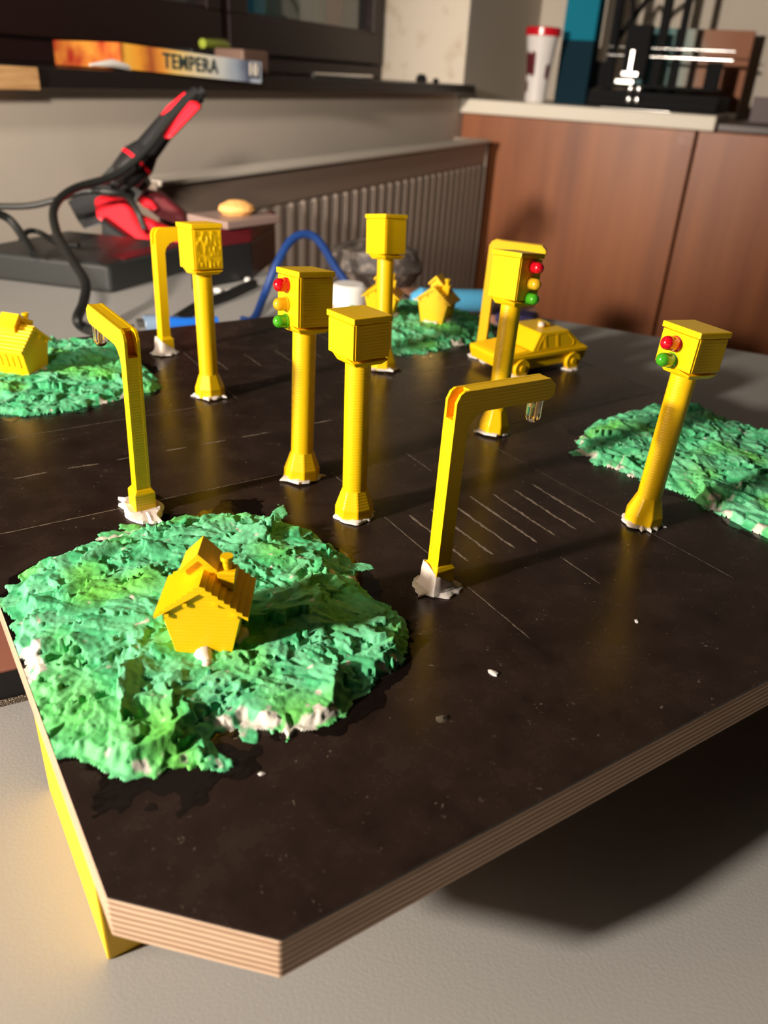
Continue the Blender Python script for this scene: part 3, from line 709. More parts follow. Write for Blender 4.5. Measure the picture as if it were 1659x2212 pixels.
def house(label, loc, rz, gz, glue):
    e = empty('toy_house', label, 'toy house', (loc[0], loc[1], gz), R(rz), 'yellow 3D printed toy houses')
    house_parts(e)
    gl = Geo()
    if glue == 'drip':
        gl.tube(spline([(0.0, -0.002, 0.004), (0.004, -0.012, 0.004), (0.010, -0.026, 0.004), (0.010, -0.040, 0.002)], 5), [0.020, 0.019, 0.018, 0.017, 0.016, 0.015, 0.014, 0.013, 0.012, 0.0115, 0.011, 0.0105, 0.010, 0.0095, 0.009, 0.008], 12)
    else:
        gl.tube(spline([(-0.03, -0.002, 0.002), (0.0, -0.006, 0.0), (0.03, -0.002, 0.002)], 4), 0.010, 10)
    mk('glue_blob', gl, GLUE, e, smooth=True)
    side = Geo().tube(spline([(0.056, 0.03, 0.004), (0.066, 0.05, 0.010), (0.060, 0.08, 0.002)], 4), 0.012, 10)
    mk('glue_blob', side, GLUE, e, smooth=True)
    return e
house('yellow toy house on the nearest green mound', (0.397, 1.154), -31, 0.026, 'drip')
house('yellow toy house cut by the left picture edge on the left mound', (0.466, 2.85), 43, 0.034, 'smear')
house('yellow toy house right of the far signal post, on the far mound', (2.125, 2.845), -58, 0.034, 'smear')
house('yellow toy house partly hidden behind the far signal post', (1.95, 3.00), -45, 0.034, 'smear')

# ------------------------------------------------------------------ car
car = empty('toy_car', 'yellow 3D printed hatchback parked behind the signal at right', 'toy car', (1.995, 2.185, 0), R(-2))
fn = lambda p, t: (p[0], t, p[1])
low = [(0.0, 0.050), (0.006, 0.030), (0.03, 0.022), (0.40, 0.030), (0.415, 0.045), (0.422, 0.075), (0.405, 0.095), (0.14, 0.093), (0.0, 0.083), (-0.006, 0.07)]
mk('body', Geo().prism(low, fn, 0.008, 0.222), YEL, car, bevel=0.004)
mk('belt_line', Geo().prism([(0.002, 0.064), (0.42, 0.070), (0.416, 0.088), (0.0, 0.080)], fn, 0.0, 0.230), YEL, car, bevel=0.004)
q = [(0.135, 0.010, 0.088), (0.405, 0.010, 0.088), (0.405, 0.220, 0.088), (0.135, 0.220, 0.088), (0.185, 0.028, 0.155), (0.325, 0.028, 0.155), (0.325, 0.202, 0.155), (0.185, 0.202, 0.155)]
cabn = mk('cabin', Geo().hexa(q), YEL, car, bevel=0.004)
wg = Geo()
def sidep(x, z, off=0.0): t = (z - 0.088) / 0.067; return (x, 0.010 + 0.018 * t - off, z)
def strip(a, b, wd=0.0016):
    a = Vector(a); b = Vector(b); d = (b - a).normalized(); s = Vector((d.z, 0, -d.x)) * wd
    o = Vector((0, -0.0016, 0)); wg.hexa([a - s, a + s, a + s + o, a - s + o, b - s, b + s, b + s + o, b - s + o])
for pts in ([(0.165, 0.096), (0.20, 0.145), (0.20, 0.096)], [(0.208, 0.096), (0.208, 0.145), (0.262, 0.145), (0.262, 0.096)], [(0.270, 0.096), (0.270, 0.145), (0.320, 0.145), (0.352, 0.112), (0.345, 0.096)]):
    for i in range(len(pts)):
        strip(sidep(*pts[i]), sidep(*pts[(i + 1) % len(pts)]))
mk('side_window_frames', wg, YEL, car)
hg = Geo()
for k in range(16): hg.box(0.008 + k * 0.0075, 0.0115 + k * 0.0075, 0.02, 0.21, 0.082 + k * 0.0005, 0.0865 + k * 0.0006)
mk('ribbed_bonnet', hg, YEL, car)
mk('roof_sign', Geo().box(0.262, 0.282, 0.09, 0.14, 0.154, 0.168), YEL, car, bevel=0.002)
mk('glue_blob', Geo().lathe([(0.004, 0.0), (0.013, 0.004), (0.015, 0.012), (0.009, 0.019), (0.002, 0.021)], 14, (0.245, 0.10, 0.154)), GLUE, car, smooth=True)
for (wx, wy) in ((0.085, 0.0), (0.345, 0.0), (0.085, 0.20), (0.345, 0.20)):
    w = mk('wheel', Geo().lathe([(0.020, -0.001), (0.034, -0.002), (0.0355, 0.006), (0.0355, 0.026), (0.020, 0.028)], 24, (0, 0, 0), 'y'), YEL, car, (wx, wy - 0.004, 0.0355), smooth=True)
    mk('hub', Geo().lathe([(0.012, -0.006), (0.012, 0.0)], 16, (0, 0, 0), 'y'), YEL, w, smooth=True)
    glue_ring(0.038, int(wx * 1000 + wy * 100), car, 0.007, False, (wx, wy + 0.01, 0), 0.03)

# small crumbs on the board
def crumb(px, label, r, m=GLUE, seed=1, name='glue_crumb', group=None):
    rnd = random.Random(seed); p = G(*px); g = Geo(); n = 10
    vs = []
    for (z, s) in ((0.0, 1), (0.5, 0.85), (0.9, 0.4)):
        for k in range(n):
            a = 2 * math.pi * k / n; e = s * rnd.uniform(0.5, 1.2)
            vs.append((r * e * math.cos(a) * 1.3, r * e * math.sin(a) * 0.8, z * r * 0.45 + 0.0003))
    fs = [(i * n + k, i * n + (k + 1) % n, (i + 1) * n + (k + 1) % n, (i + 1) * n + k) for i in range(2) for k in range(n)] + [tuple(2 * n + k for k in range(n)), tuple(range(n - 1, -1, -1))]
    o = mk(name, g.add(vs, fs), m, None, (p.x, p.y, 0.0), R(seed * 37), smooth=True)
    return tag(o, label, 'crumb', group)
crumb((1066, 1455), 'white glue crumb on the bare right part of the board', 0.010, seed=3)
crumb((564, 1673), 'small white crumb just below the nearest mound', 0.006, seed=4)
crumb((955, 1552), 'dull grey glue drop on the bare board below the foreground lamp', 0.011, mat('grey_glue_drop', (0.10, 0.08, 0.06), 0.2), 5, 'glue_drop')
crumb((1375, 1342), 'pale lint fleck on the board toward the right front edge', 0.006, seed=6)
crumb((790, 1034), 'tiny blue-white flake between the centre signal and the lane line', 0.005, seed=8)

# ------------------------------------------------------------------ soldering station on the table
st = empty('soldering_station', 'black soldering station box at left behind the board', 'soldering station', G(120, 600, ZT), 0)
o0 = Vector(st.location) / U
A = G(-60, 598, ZT); B = G(241, 635, ZT); Cc = G(345, 605, ZT)
dAB = (A - B); dBC = (Cc - B).normalized() * 0.9
h = 0.18
def q8(a, b, c, d, z0, z1):
    L = [Vector(p) - o0 for p in (a, b, c, d)]
    return [(p.x, p.y, z0) for p in L] + [(p.x, p.y, z1) for p in L]
mk('case', Geo().hexa(q8(A, B, B + dBC, A + dBC, 0.0, h)), DGREY, st, bevel=0.03, bseg=3)
mk('red_holder_reflection', Geo().hexa(q8(B + dAB * 0.16 + dBC * 0.25, B + dBC * 0.2 + dAB * 0.02, B + dBC * 0.96 + dAB * 0.02, B + dAB * 0.16 + dBC * 0.96, h, h + 0.006)), DRED, st)  # reflection of the red holder painted as a thin dark red plate
# second unit behind
E1 = G(415, 628, ZT); E2 = G(545, 603, ZT)
s2 = empty('power_unit', 'dark red topped black power unit behind the far left signal', 'power unit', tuple(E1), 0)
dn = (E2 - E1); bk = Vector((0.45, 0.55, 0))
def q9(a, b, c, d, z0, z1):
    L = [Vector(p) - E1 for p in (a, b, c, d)]
    return [(p.x, p.y, z0) for p in L] + [(p.x, p.y, z1) for p in L]
mk('case', Geo().hexa(q9(E1, E2, E2 + bk, E1 + bk, 0, 0.25)), BLACK, s2, bevel=0.01)
mk('red_top', Geo().hexa(q9(E1, E2, E2 + bk, E1 + bk, 0.25, 0.36)), DRED, s2, bevel=0.01)
tray = mk('sponge_tray', Geo().box(-0.25, 0.25, -0.2, 0.2, 0, 0.05), mat('pinkish_grey_metal', (0.22, 0.15, 0.13), 0.4), s2, tuple(((E1 + E2) / 2 - E1 + bk * 0.45 + Vector((0, 0, 0.36)))), R(20), bevel=0.01)
sg = mk('brass_wool', Geo().lathe([(0.10, 0.0), (0.13, 0.03), (0.12, 0.06), (0.06, 0.09), (0.01, 0.095)], 20, ry=0.8), mat('crumpled_orange_wool', (0.65, 0.33, 0.10), 0.7, bump=(250, 1.0)), s2, tuple(((E1 + E2) / 2 - E1 + bk * 0.45 + Vector((0.02, 0, 0.41)))), smooth=True)

# iron holder and iron
T0 = 6.2
base = G(330, 566, ZT)
ih = empty('iron_holder', 'red and black soldering iron holder on the table at left', 'tool holder', tuple(base), 0)
def hl(px, py, t=T0): return D(px, py, t) - base
fwd = Vector(MR[2])
def slab(poly, t, thick, name, m, par, bev=0.01):
    fr = [D(x, y, t + 0.3) for x, y in poly]
    for p in fr: p.z = max(p.z, ZT + 0.002)
    fr = [p - base for p in fr]; hz = Vector((0.56, 0.83, 0)) * thick; bk2 = [p + hz for p in fr]; n = len(poly)
    return mk(name, Geo().add(fr + bk2, [tuple(range(n)), tuple(range(2 * n - 1, n - 1, -1))] + [(i, n + i, n + (i + 1) % n, (i + 1) % n) for i in range(n)]), m, par, bevel=bev, bseg=2)
slab([(202, 432), (212, 424), (262, 432), (300, 466), (392, 508), (392, 548), (312, 540), (208, 472)], 5.75, 0.10, 'red_frame', REDP, ih, 0.02)
slab([(290, 430), (300, 408), (345, 418), (398, 462), (402, 492), (340, 470)], 6.3, 0.12, 'red_rear_loop', DRED, ih, 0.02)
slab([(296, 434), (306, 424), (328, 436), (340, 452), (330, 456), (310, 448)], 6.22, 0.05, 'red_insert', REDP, ih, 0.01)
slab([(218, 470), (312, 540), (400, 556), (400, 566), (330, 566), (219, 545)], 5.66, 0.3, 'black_base', BLACK, ih, 0.02)
slab([(145, 436), (205, 395), (240, 402), (230, 460), (216, 486), (182, 496), (168, 478)], 5.85, 0.14, 'black_bracket', BLACK, ih, 0.01)
slab([(205, 395), (250, 345), (300, 370), (318, 400), (290, 440), (225, 428)], 6.12, 0.16, 'black_cradle', DGREY, ih, 0.02)
sg = Geo(); pts = []
for k in range(90):
    t = k / 89; a = t * 2 * math.pi * 7
    c = D(258 + 48 * t, 385 - 32 * t, 6.1) - base
    pts.append(c + Vector((MR[0])) * 0.075 * math.cos(a) * 0.55 + Vector(-MR[1]) * 0.075 * math.cos(a) * 0.8 + fwd * 0.09 * math.sin(a))
mk('coil_spring', sg.tube(pts, 0.012, 6), DGREY, ih, smooth=True)
iron = empty('soldering_iron', 'black soldering iron with red grip pointing up out of its holder', 'soldering iron', tuple(D(280, 375, T0)), 0)
i0 = D(280, 375, T0)
def il(px, py, t=T0): return D(px, py, t) - i0
mk('collar', Geo().tube([il(262, 392), il(272, 378), il(300, 345), il(316, 325)], [0.08, 0.12, 0.13, 0.10], 20), BLACK, iron, smooth=True)
mk('red_ring', Geo().tube([il(293, 353), il(297, 348)], [0.135, 0.132], 24), REDP, iron, smooth=True)
mk('handle', Geo().tube([il(306, 338), il(330, 308), il(366, 262), il(402, 224), il(430, 203)], [0.098, 0.092, 0.082, 0.072, 0.062], 20), BLACK, iron, smooth=True)
gp = [il(x, y, 5.97) for x, y in ((345, 288), (356, 301), (368, 299), (433, 231), (425, 222), (411, 217))]; gq = [p + Vector((0.05, 0.07, 0)) for p in gp]
mk('red_grip', Geo().add(gp + gq, [tuple(range(6)), tuple(range(11, 5, -1))] + [(i, 6 + i, 6 + (i + 1) % 6, (i + 1) % 6) for i in range(6)]), REDP, iron, bevel=0.02, bseg=3)
mk('end_cap', Geo().tube([il(424, 208), il(440, 196)], [0.045, 0.036], 16), BLACK, iron, smooth=True)
mk('red_side_stripe', Geo().tube([il(336, 272, 6.15), il(368, 236, 6.15), il(400, 202, 6.15)], [0.018, 0.03, 0.012], 10), REDP, iron, smooth=True)
def cable(name, label, pts, r, m, group=None, cat='cable'):
    P = [Vector(p) for p in pts]; o = P[0]
    return tag(mk(name, Geo().tube([p - o for p in spline(P, 12)], r, 10), m, None, tuple(o), smooth=True), label, cat, group)
cable('power_cable', 'thick black cable running from the iron tip end down over the table', [D(424, 200, 6.02), D(364, 262, 5.95), D(318, 322, 5.88), D(250, 378, 5.75), D(160, 408, 5.5), D(118, 446, 5.25), D(122, 500, 5.0), D(155, 560, 4.72), D(184, 610, 4.55), D(180, 655, 4.42), D(167, 690, 4.28), G(182, 708, ZT + .032), G(215, 716, ZT + .032), G(290, 712, ZT + .032)], 0.028, BLACKM)
cable('power_cable', 'black cable looping from the left edge to the holder base', [D(-30, 446, 5.7), D(60, 445, 5.7), D(120, 432, 5.7), D(180, 414, 5.7), D(240, 415, 5.72), D(275, 425, 5.8), D(298, 460, 5.88), D(312, 496, 5.9)], 0.022, BLACKM)
cable('power_cable', 'black cable arching from the left edge onto the station box', [D(-20, 455, 5.0), D(20, 474, 5.1), D(50, 512, 5.1), D(72, 549, 4.98)], 0.026, BLACKM)
cable('power_cable', 'thin black cable lying over the top of the station box', [D(45, 518, 5.3), D(60, 500, 5.35), D(85, 502, 5.4), G(125, 524, -0.09), G(170, 530, -0.09)], 0.018, BLACKM)
cable('power_cable', 'black cable lying on the table behind the far left signal', [G(380, 690, ZT + .032), G(430, 660, ZT + .032), G(490, 638, ZT + .032), G(525, 622, ZT + .032), G(548, 612, ZT + .032)], 0.03, BLACKM)
cable('blue_cable', 'blue cable arching up behind the left signal', [G(520, 692, ZT + .025), G(548, 690, ZT + .025), D(570, 640, 4.85), D(598, 570, 4.85), D(628, 520, 4.9), D(660, 506, 4.95), D(690, 522, 5.0), D(725, 578, 5.1), D(760, 625, 5.15), G(795, 655, ZT + .03), G(840, 668, ZT + .03)], 0.025, BLUEC)
usb = empty('usb_plug', 'blue and clear usb plug lying beside the far left lamp', 'plug', tuple(G(340, 702, ZT)), 0)
u0 = G(340, 702, ZT)
P1, P2, P3, P4, P5 = [G(x, y, ZT + .05) - u0 for x, y in ((296, 704), (312, 703), (350, 700), (400, 698), (470, 692))]
mk('metal_tip', Geo().tube([P1, P2], [0.04, 0.04], 8), SILVER, usb)
mk('clear_blue_body', Geo().tube([P2, P3], [0.055, 0.05], 12), mat('translucent_pale_blue', (0.35, 0.5, 0.7), 0.2, trans=0.4), usb, smooth=True)
mk('blue_sleeve', Geo().tube([P3, P4, P5], [0.045, 0.03, 0.022], 12), mat('bright_translucent_blue', (0.02, 0.18, 0.75), 0.15, trans=0.2), usb, smooth=True)

# things on the table behind the board
wc = mk('white_tape_roll', Geo().lathe([(0.10, 0.0), (0.11, 0.01), (0.11, 0.15), (0.09, 0.17), (0.05, 0.17)], 28), WHITEP, None, tuple(G(752, 672, ZT)), smooth=True)
tag(wc, 'white shiny cap standing on the table right of the blue cable', 'cap')
pk = mk('wooden_offcut', Geo().box(-0.75, 0.75, -0.30, 0.30, 0, 0.05), PINKW, None, tuple(G(905, 662, ZT)), R(-35), bevel=0.006)
tag(pk, 'flat pinkish wooden offcut behind the far mound', 'wood piece')
def tube_obj(name, label, cat, a, b, r0, r1, m):
    a = Vector(a); b = Vector(b)
    return tag(mk(name, Geo().tube([Vector((0, 0, 0)), (b - a) * 0.06, (b - a) * 0.94, b - a], [r0 * .7, r0, r1, r1 * .7], 16), m, None, tuple(a), smooth=True), label, cat)
dr = empty('screwdriver', 'screwdriver with light blue handle lying behind the far houses', 'screwdriver', tuple(G(885, 655, ZT + 0.15)), 0)
z0 = G(885, 655, ZT + 0.15)
a1, a2, a3 = [G(x, y, ZT + 0.15) - z0 for x, y in ((888, 648), (1060, 650), (820, 606))]
mk('handle', Geo().tube([a1, a1 + (a2 - a1) * 0.12, a1 + (a2 - a1) * 0.2, a1 + (a2 - a1) * 0.9, a2], [0.04, 0.075, 0.068, 0.068, 0.05], 16), LBLUE, dr, smooth=True)
mk('shaft', Geo().tube([a1, a3], [0.016, 0.012], 10), SILVER, dr, smooth=True)
cw = mk('steel_wool_ball', Geo().lathe([(0.05, 0.0), (0.26, 0.04), (0.34, 0.16), (0.28, 0.28), (0.10, 0.34), (0.01, 0.345)], 28, ry=0.7), mat('crumpled_dark_wool', (0.05, 0.04, 0.035), 0.6, noise=(120, (0.16, 0.13, 0.11), 0.5, 0.65), bump=(160, 1.0)), None, tuple(G(806, 626, ZT)), R(-35), smooth=True)
tag(cw, 'dark crumpled wire wool heap behind the blue cable', 'wire wool')
pc = mk('purple_pouch', Geo().box(-0.13, 0.13, -0.08, 0.08, 0, 0.07), mat('purple_cloth', (0.03, 0.02, 0.09), 0.7), None, tuple(G(1110, 697, ZT)), R(-50), bevel=0.02)
tag(pc, 'small dark purple pouch behind the toy car', 'pouch')
for k, (x, y, r) in enumerate(((500, 640, 0.05), (535, 610, 0.035), (470, 632, 0.03))):
    g = Geo().lathe([(r * .6, 0), (r, r * .4), (r * .7, r * .9), (r * .1, r)], 12, ry=0.7)
    tag(mk('paper_scrap', g, WHITEP, None, tuple(G(x, y, ZT)), k * 1.1), ['largest white paper scrap on the table left of the blue cable', 'white scrap farthest from the camera beside the blue cable', 'small white scrap beside the far left signal post'][k], 'scrap', 'white scraps on the table')

# ------------------------------------------------------------------ things on the sill
ZS = 0.896
def wp(px, py, off):
    r = ray(px, py); t = (N0 - off - NV.dot(C0)) / NV.dot(r); return C0 + r * t
tl, tr, br, blc = wp(256, 95, 0.24), wp(567, 132, 0.40), wp(563, 183, 0.40), wp(262, 145, 0.24)
# straighten into a rectangle
ex = ((tr - tl) + (br - blc)); Wd = ex.length / 2; ex.normalize()
up = ((tl - blc) + (tr - br)); Hd = up.length / 2; up = (up - ex * up.dot(ex)).normalized(); nn = up.cross(ex) ; nn = nn if nn.dot(NV) > 0 else -nn
cen = (tl + tr + br + blc) / 4
pb = empty('paint_box', 'orange and blue tempera paint box lying on the sill with TEMPERA 10 on its side', 'paint box', tuple(cen - up * Hd / 2), 0)
Mx = Matrix((ex, nn, up)).transposed().to_4x4(); Mx.translation = (cen - up * Hd / 2) * U
pb.matrix_world = Mx
def box_mat():
    m = bpy.data.materials.new('printed_paint_box'); nt, b = nodes(m); L = nt.links.new
    tc = nt.nodes.new('ShaderNodeTexCoord'); s = nt.nodes.new('ShaderNodeSeparateXYZ'); L(tc.outputs['Object'], s.inputs[0])
    n = nt.nodes.new('ShaderNodeTexNoise'); n.inputs['Scale'].default_value = 22; n.inputs['Detail'].default_value = 3; L(tc.outputs['Object'], n.inputs['Vector'])
    mr = nt.nodes.new('ShaderNodeMapRange'); mr.inputs['From Min'].default_value = -Wd / 2 * U; mr.inputs['From Max'].default_value = Wd / 2 * U; L(s.outputs[0], mr.inputs[0])
    ad = nt.nodes.new('ShaderNodeMath'); ad.operation = 'MULTIPLY_ADD'; ad.inputs[1].default_value = 0.10; L(n.outputs['Fac'], ad.inputs[0]); L(mr.outputs[0], ad.inputs[2])
    r = nt.nodes.new('ShaderNodeValToRGB'); cr = r.color_ramp
    cr.elements[0].position = 0.04; cr.elements[0].color = (0.30, 0.02, 0.01, 1); cr.elements[1].position = 0.98; cr.elements[1].color = (0.55, 0.62, 0.75, 1)
    for p, c in ((0.09, (0.85, 0.45, 0.06)), (0.18, (0.85, 0.35, 0.04)), (0.24, (0.40, 0.09, 0.03)), (0.30, (0.85, 0.33, 0.05)), (0.40, (0.90, 0.62, 0.20)), (0.55, (0.85, 0.74, 0.50)), (0.74, (0.65, 0.68, 0.68)), (0.85, (0.38, 0.45, 0.55)), (0.93, (0.10, 0.12, 0.2))):
        e = cr.elements.new(p); e.color = (*c, 1)
    L(ad.outputs[0], r.inputs[0]); L(r.outputs[0], b.inputs['Base Color']); b.inputs['Roughness'].default_value = 0.3
    return m
mk('carton', Geo().box(-Wd / 2, Wd / 2, 0, 0.85, 0, Hd), box_mat(), pb, bevel=0.004)
def text(body, size, x, z, m, parent, name, depth=0.002, rot=(math.pi / 2, 0, 0), y=-0.003, sx=1.0, off=0.0):
    cu = bpy.data.curves.new(name, 'FONT'); cu.body = body; cu.size = size * U; cu.extrude = depth * U; cu.align_x = 'CENTER'; cu.align_y = 'CENTER'; cu.offset = off
    cu.space_character = 1.1
    ob = bpy.data.objects.new(name + '_src', cu); COL.objects.link(ob)
    dg = bpy.context.evaluated_depsgraph_get()
    me = bpy.data.meshes.new_from_object(ob.evaluated_get(dg)); bpy.data.objects.remove(ob)
    me.materials.clear(); me.materials.append(m); me.name = name
    o = bpy.data.objects.new(name, me); COL.objects.link(o); o.parent = parent; o.rotation_euler = rot; o.location = Vector((x, y, z)) * U; o.scale = (sx, 1, 1)
    return o
text('TEMPERA', Hd * 0.86, Wd * -0.05, Hd * 0.50, mat('dark_print', (0.03, 0.05, 0.05), 0.5), pb, 'box_lettering', sx=1.0, off=0.0006)
mk('number_panel', Geo().box(Wd * 0.37, Wd * 0.485, -0.002, 0.0, Hd * 0.18, Hd * 0.95), mat('navy_print', (0.09, 0.11, 0.17), 0.4), pb)
text('10', Hd * 0.80, Wd * 0.425, Hd * 0.58, mat('pale_print', (0.8, 0.72, 0.62), 0.5), pb, 'box_number', y=-0.005, off=0.0009)
bc = mk('cardboard_tub', Geo().box(-0.26, 0.26, -0.2, 0.2, 0, 0.26), mat('brown_card', (0.13, 0.075, 0.055), 0.6), None, tuple(RM(8.85, N0 + 0.12, ZS)), AZ, bevel=0.03)
tag(bc, 'brown card tub on the sill right of the tempera box', 'tub')
yg = mk('yellow_green_tube', Geo().tube([(0, 0, 0.06), (0.5, 0.05, 0.07), (0.62, 0.06, 0.05)], [0.05, 0.06, 0.03], 12), mat('yellow_green_tube', (0.35, 0.42, 0.04), 0.4), None, tuple(RM(8.9, N0 + 0.7, ZS + 0.24)), AZ, smooth=True)
tag(yg, 'yellow green tube resting behind the tempera box', 'tube')
mb = mk('storage_crate', Geo().box(-0.5, 0.6, -0.2, 0.3, 0, 0.24), BLACK, None, tuple(RM(9.0, N0 + 0.75, ZS)), AZ, bevel=0.02)
tag(mb, 'low black tray under the yellow green tube on the sill', 'tray')
mp_ = mk('metal_rod', Geo().tube([(0, 0, 0.03), (1.9, 0.05, 0.03)], [0.03, 0.035], 10), SILVER, None, tuple(RM(10.9, N0 + 0.35, ZS + 0.005)), AZ, smooth=True)
tag(mp_, 'shiny metal rod lying on the sill under the window', 'rod')
fe = mk('white_feather_scrap', Geo().tube([(0, 0, 0), (0.25, -0.02, 0.02), (0.5, 0.0, -0.01), (0.72, 0.0, 0.03)], [0.008, 0.035, 0.03, 0.006], 8), WHITEP, None, tuple(RM(6.05, N0 - 0.22, ZS + 0.035)), AZ, smooth=True)
tag(fe, 'curled white paper scrap at the left end of the tempera box', 'scrap')
for k, (w, n, r, lab) in enumerate(((14.1, N0 + 0.1, 0.10, 'black knob-like lump on the sill near the reveal'), (14.75, N0 + 0.1, 0.06, 'small dark lump at the right end of the sill'))):
    g = Geo().lathe([(r * .8, 0), (r, r * .5), (r * .6, r * 1.2), (0.01, r * 1.3)], 14)
    tag(mk('dark_lump', g, BLACK, None, tuple(RM(w, n, ZS)), 0.3), lab, 'lump')

# ------------------------------------------------------------------ things on the worktop
cup = empty('tall_cup', 'tall white cup with red lid at the front edge of the white worktop', 'cup', tuple(RM(W0 + 0.35, 4.62, ZW)), AZ)
CUPM = mat('white_cup_plastic', (0.72, 0.68, 0.66), 0.25)
mk('cup_body', Geo().lathe([(0.17, 0.0), (0.19, 0.02), (0.205, 0.35), (0.24, 0.75), (0.285, 1.05), (0.29, 1.09)], 32), CUPM, cup, smooth=True)
mk('lid', Geo().lathe([(0.305, 1.06), (0.315, 1.07), (0.315, 1.18), (0.29, 1.195), (0.27, 1.19)], 32), mat('red_cup_lid', (0.55, 0.01, 0.02), 0.2), cup, smooth=True)
DRP = mat('dark_red_print', (0.10, 0.012, 0.018), 0.4)
def cuppatch(a0, a1, z0, z1):
    vs = []; n = 8; pr = Geo()
    for i in range(n + 1):
        a = R(a0 + (a1 - a0) * i / n); zz = 0.03 * math.sin(i * 1.7)
        for z in (z0 + zz, z1 - zz):
            rr = np.interp(z, [0.02, 0.35, 0.75, 1.05], [0.19, 0.205, 0.24, 0.285]) + 0.004
            vs.append((rr * math.cos(a), rr * math.sin(a), z))
    pr.add(vs, [(2 * i, 2 * i + 2, 2 * i + 3, 2 * i + 1) for i in range(n)])
    mk('dark_red_print', pr, DRP, cup)
cuppatch(122, 178, 0.44, 0.80); cuppatch(122, 146, 0.18, 0.34); cuppatch(228, 250, 0.40, 0.62)
bx = empty('blue_carton', 'tall blue carton behind the red lidded cup', 'carton', tuple(RM(W0 + 1.3, 4.15, ZW)), AZ)
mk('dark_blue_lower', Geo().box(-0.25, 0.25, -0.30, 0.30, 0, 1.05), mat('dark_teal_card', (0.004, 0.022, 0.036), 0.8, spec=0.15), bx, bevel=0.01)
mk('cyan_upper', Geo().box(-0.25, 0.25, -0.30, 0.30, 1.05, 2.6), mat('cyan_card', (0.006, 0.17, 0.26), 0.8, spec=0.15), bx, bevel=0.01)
# 3D printer
BLACK2 = mat('matt_black_frame', (0.006, 0.006, 0.007), 0.7, spec=0.15)
p3 = empty('desktop_printer', 'black framed 3D printer with bright steel rods on the worktop', '3D printer', tuple(RM(W0 + 1.9, 2.6, ZW)), AZ)
def pb3(name, w0, w1, n0, n1, z0, z1, m, bev=0.01):
    return mk(name, Geo().box(w0, w1, n0, n1, z0, z1), m, p3, bevel=bev)
pb3('base_frame', -1.3, 1.3, -1.15, 1.1, 0.0, 0.28, BLACK2)
pb3('base_rail', -1.38, -1.25, -1.15, 1.1, 0.05, 0.16, BLACK2)
pb3('print_bed', -0.9, 0.9, -1.0, 0.9, 0.34, 0.40, BLACK2)
pb3('frame_upright', -0.08, 0.08, 0.98, 1.14, 0.28, 4.2, BLACK2)
pb3('frame_upright', -0.08, 0.08, 0.10, 0.26, 0.28, 4.2, BLACK2)
pb3('frame_upright', -0.08, 0.08, -0.22, -0.10, 0.28, 4.2, BLACK2)
pb3('belt_housing', -0.15, 0.1, -0.98, -0.72, 0.35, 0.82, BLACK2)
pb3('motor', -0.1, 0.15, 1.1, 1.35, 0.3, 0.75, BLACK2)
mk('guide_rod', Geo().cyl((-0.2, -1.15, 0.86), (-0.2, 1.1, 0.86), 0.028).cyl((-0.2, -1.15, 1.0), (-0.2, 1.1, 1.0), 0.012), SILVER, p3, smooth=True)
pb3('print_head', -0.45, -0.15, 0.32, 0.75, 0.48, 1.35, BLACK2)
mk('nozzle_block', Geo().box(-0.55, -0.30, 0.42, 0.72, 0.52, 0.60).box(-0.52, -0.35, 0.55, 0.62, 0.60, 0.95).box(-0.62, -0.40, 0.46, 0.80, 0.38, 0.47), SILVER, p3, bevel=0.01)
for (n, zz) in ((0.35, 0.02), (0.20, 0.02), (0.35, 0.19), (0.20, 0.19)):
    mk('spring', Geo().lathe([(0.05, 0), (0.06, 0.05), (0.05, 0.10)], 14, (-1.40, n, zz + 0.08)), SILVER, p3, smooth=True)
mk('spool_arm', Geo().tube([(0.0, 0.18, 2.1), (0.0, 0.6, 1.75), (0.05, 1.0, 1.15), (0.05, 1.05, 0.8)], 0.05, 8), BLACK2, p3, smooth=True)
mk('feed_tube', Geo().tube(spline([(-0.3, 0.95, 0.9), (-0.3, 0.97, 1.6), (-0.3, 0.88, 1.85), (-0.3, 0.75, 1.6), (-0.3, 0.74, 0.95)], 6), 0.04, 8), BLACK2, p3, smooth=True)
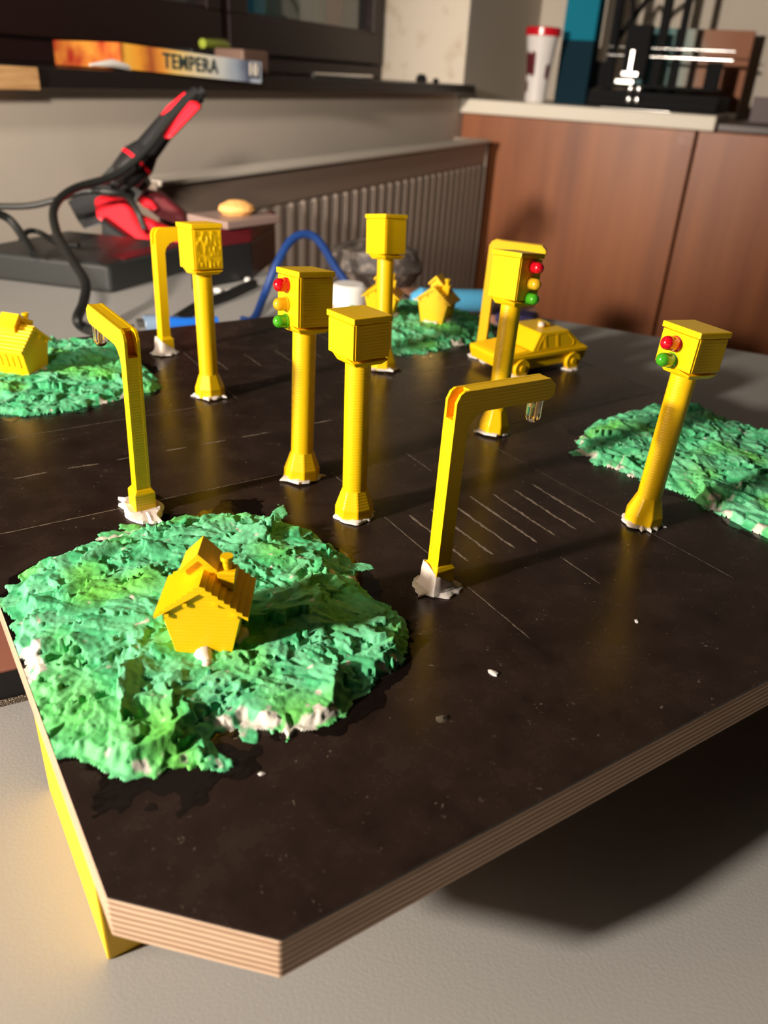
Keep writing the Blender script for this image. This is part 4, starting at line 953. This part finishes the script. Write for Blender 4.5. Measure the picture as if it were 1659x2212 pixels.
# printed picture box
def grad_mat(name, stops, half):
    m = bpy.data.materials.new(name); nt, b = nodes(m); L = nt.links.new
    tc = nt.nodes.new('ShaderNodeTexCoord'); q = nt.nodes.new('ShaderNodeSeparateXYZ'); L(tc.outputs['Object'], q.inputs[0])
    n = nt.nodes.new('ShaderNodeTexNoise'); n.inputs['Scale'].default_value = 9; L(tc.outputs['Object'], n.inputs['Vector'])
    mr = nt.nodes.new('ShaderNodeMapRange'); mr.inputs['From Min'].default_value = half * U; mr.inputs['From Max'].default_value = -half * U; L(q.outputs[1], mr.inputs[0])
    ad = nt.nodes.new('ShaderNodeMath'); ad.operation = 'MULTIPLY_ADD'; ad.inputs[1].default_value = 0.25; L(n.outputs['Fac'], ad.inputs[0]); L(mr.outputs[0], ad.inputs[2])
    r = nt.nodes.new('ShaderNodeValToRGB'); cr = r.color_ramp
    cr.elements[0].position = stops[0][0]; cr.elements[0].color = (*stops[0][1], 1); cr.elements[1].position = stops[-1][0]; cr.elements[1].color = (*stops[-1][1], 1)
    for p, c in stops[1:-1]: cr.elements.new(p).color = (*c, 1)
    L(ad.outputs[0], r.inputs[0]); L(r.outputs[0], b.inputs['Base Color']); b.inputs['Roughness'].default_value = 0.55; b.inputs['Specular IOR Level'].default_value = 0.3
    return m
pic = mk('picture_box', Geo().box(-0.12, 0.12, -1.05, 1.05, 0, 1.42), grad_mat('teal_and_orange_print', [(0.0, (0.02, 0.06, 0.08)), (0.35, (0.06, 0.20, 0.22)), (0.55, (0.35, 0.40, 0.36)), (0.7, (0.35, 0.16, 0.09)), (1.0, (0.30, 0.10, 0.04))], 1.05), None, tuple(RM(W0 + 3.5, 2.35, ZW)), AZ, bevel=0.01)
tag(pic, 'glossy teal and orange picture box standing behind the printer', 'box')
pur = mk('purple_brown_crate', Geo().box(-0.7, 0.7, -1.2, 0.9, 0, 0.42), mat('purple_brown_card', (0.07, 0.035, 0.04), 0.5), None, tuple(RM(W0 + 2.4, 0.05, 0.561)), AZ, bevel=0.01)
tag(pur, 'purple brown crate on the dark counter at the right edge', 'crate')
st_ = mk('steel_ruler', Geo().box(-0.6, 0.6, -0.03, 0.03, 0, 0.01), SILVER, None, tuple(RM(W0 + 0.15, 2.75, ZW + 0.001)), AZ + R(88), bevel=0.002)
tag(st_, 'thin steel ruler lying at the worktop front edge below the printer', 'ruler')
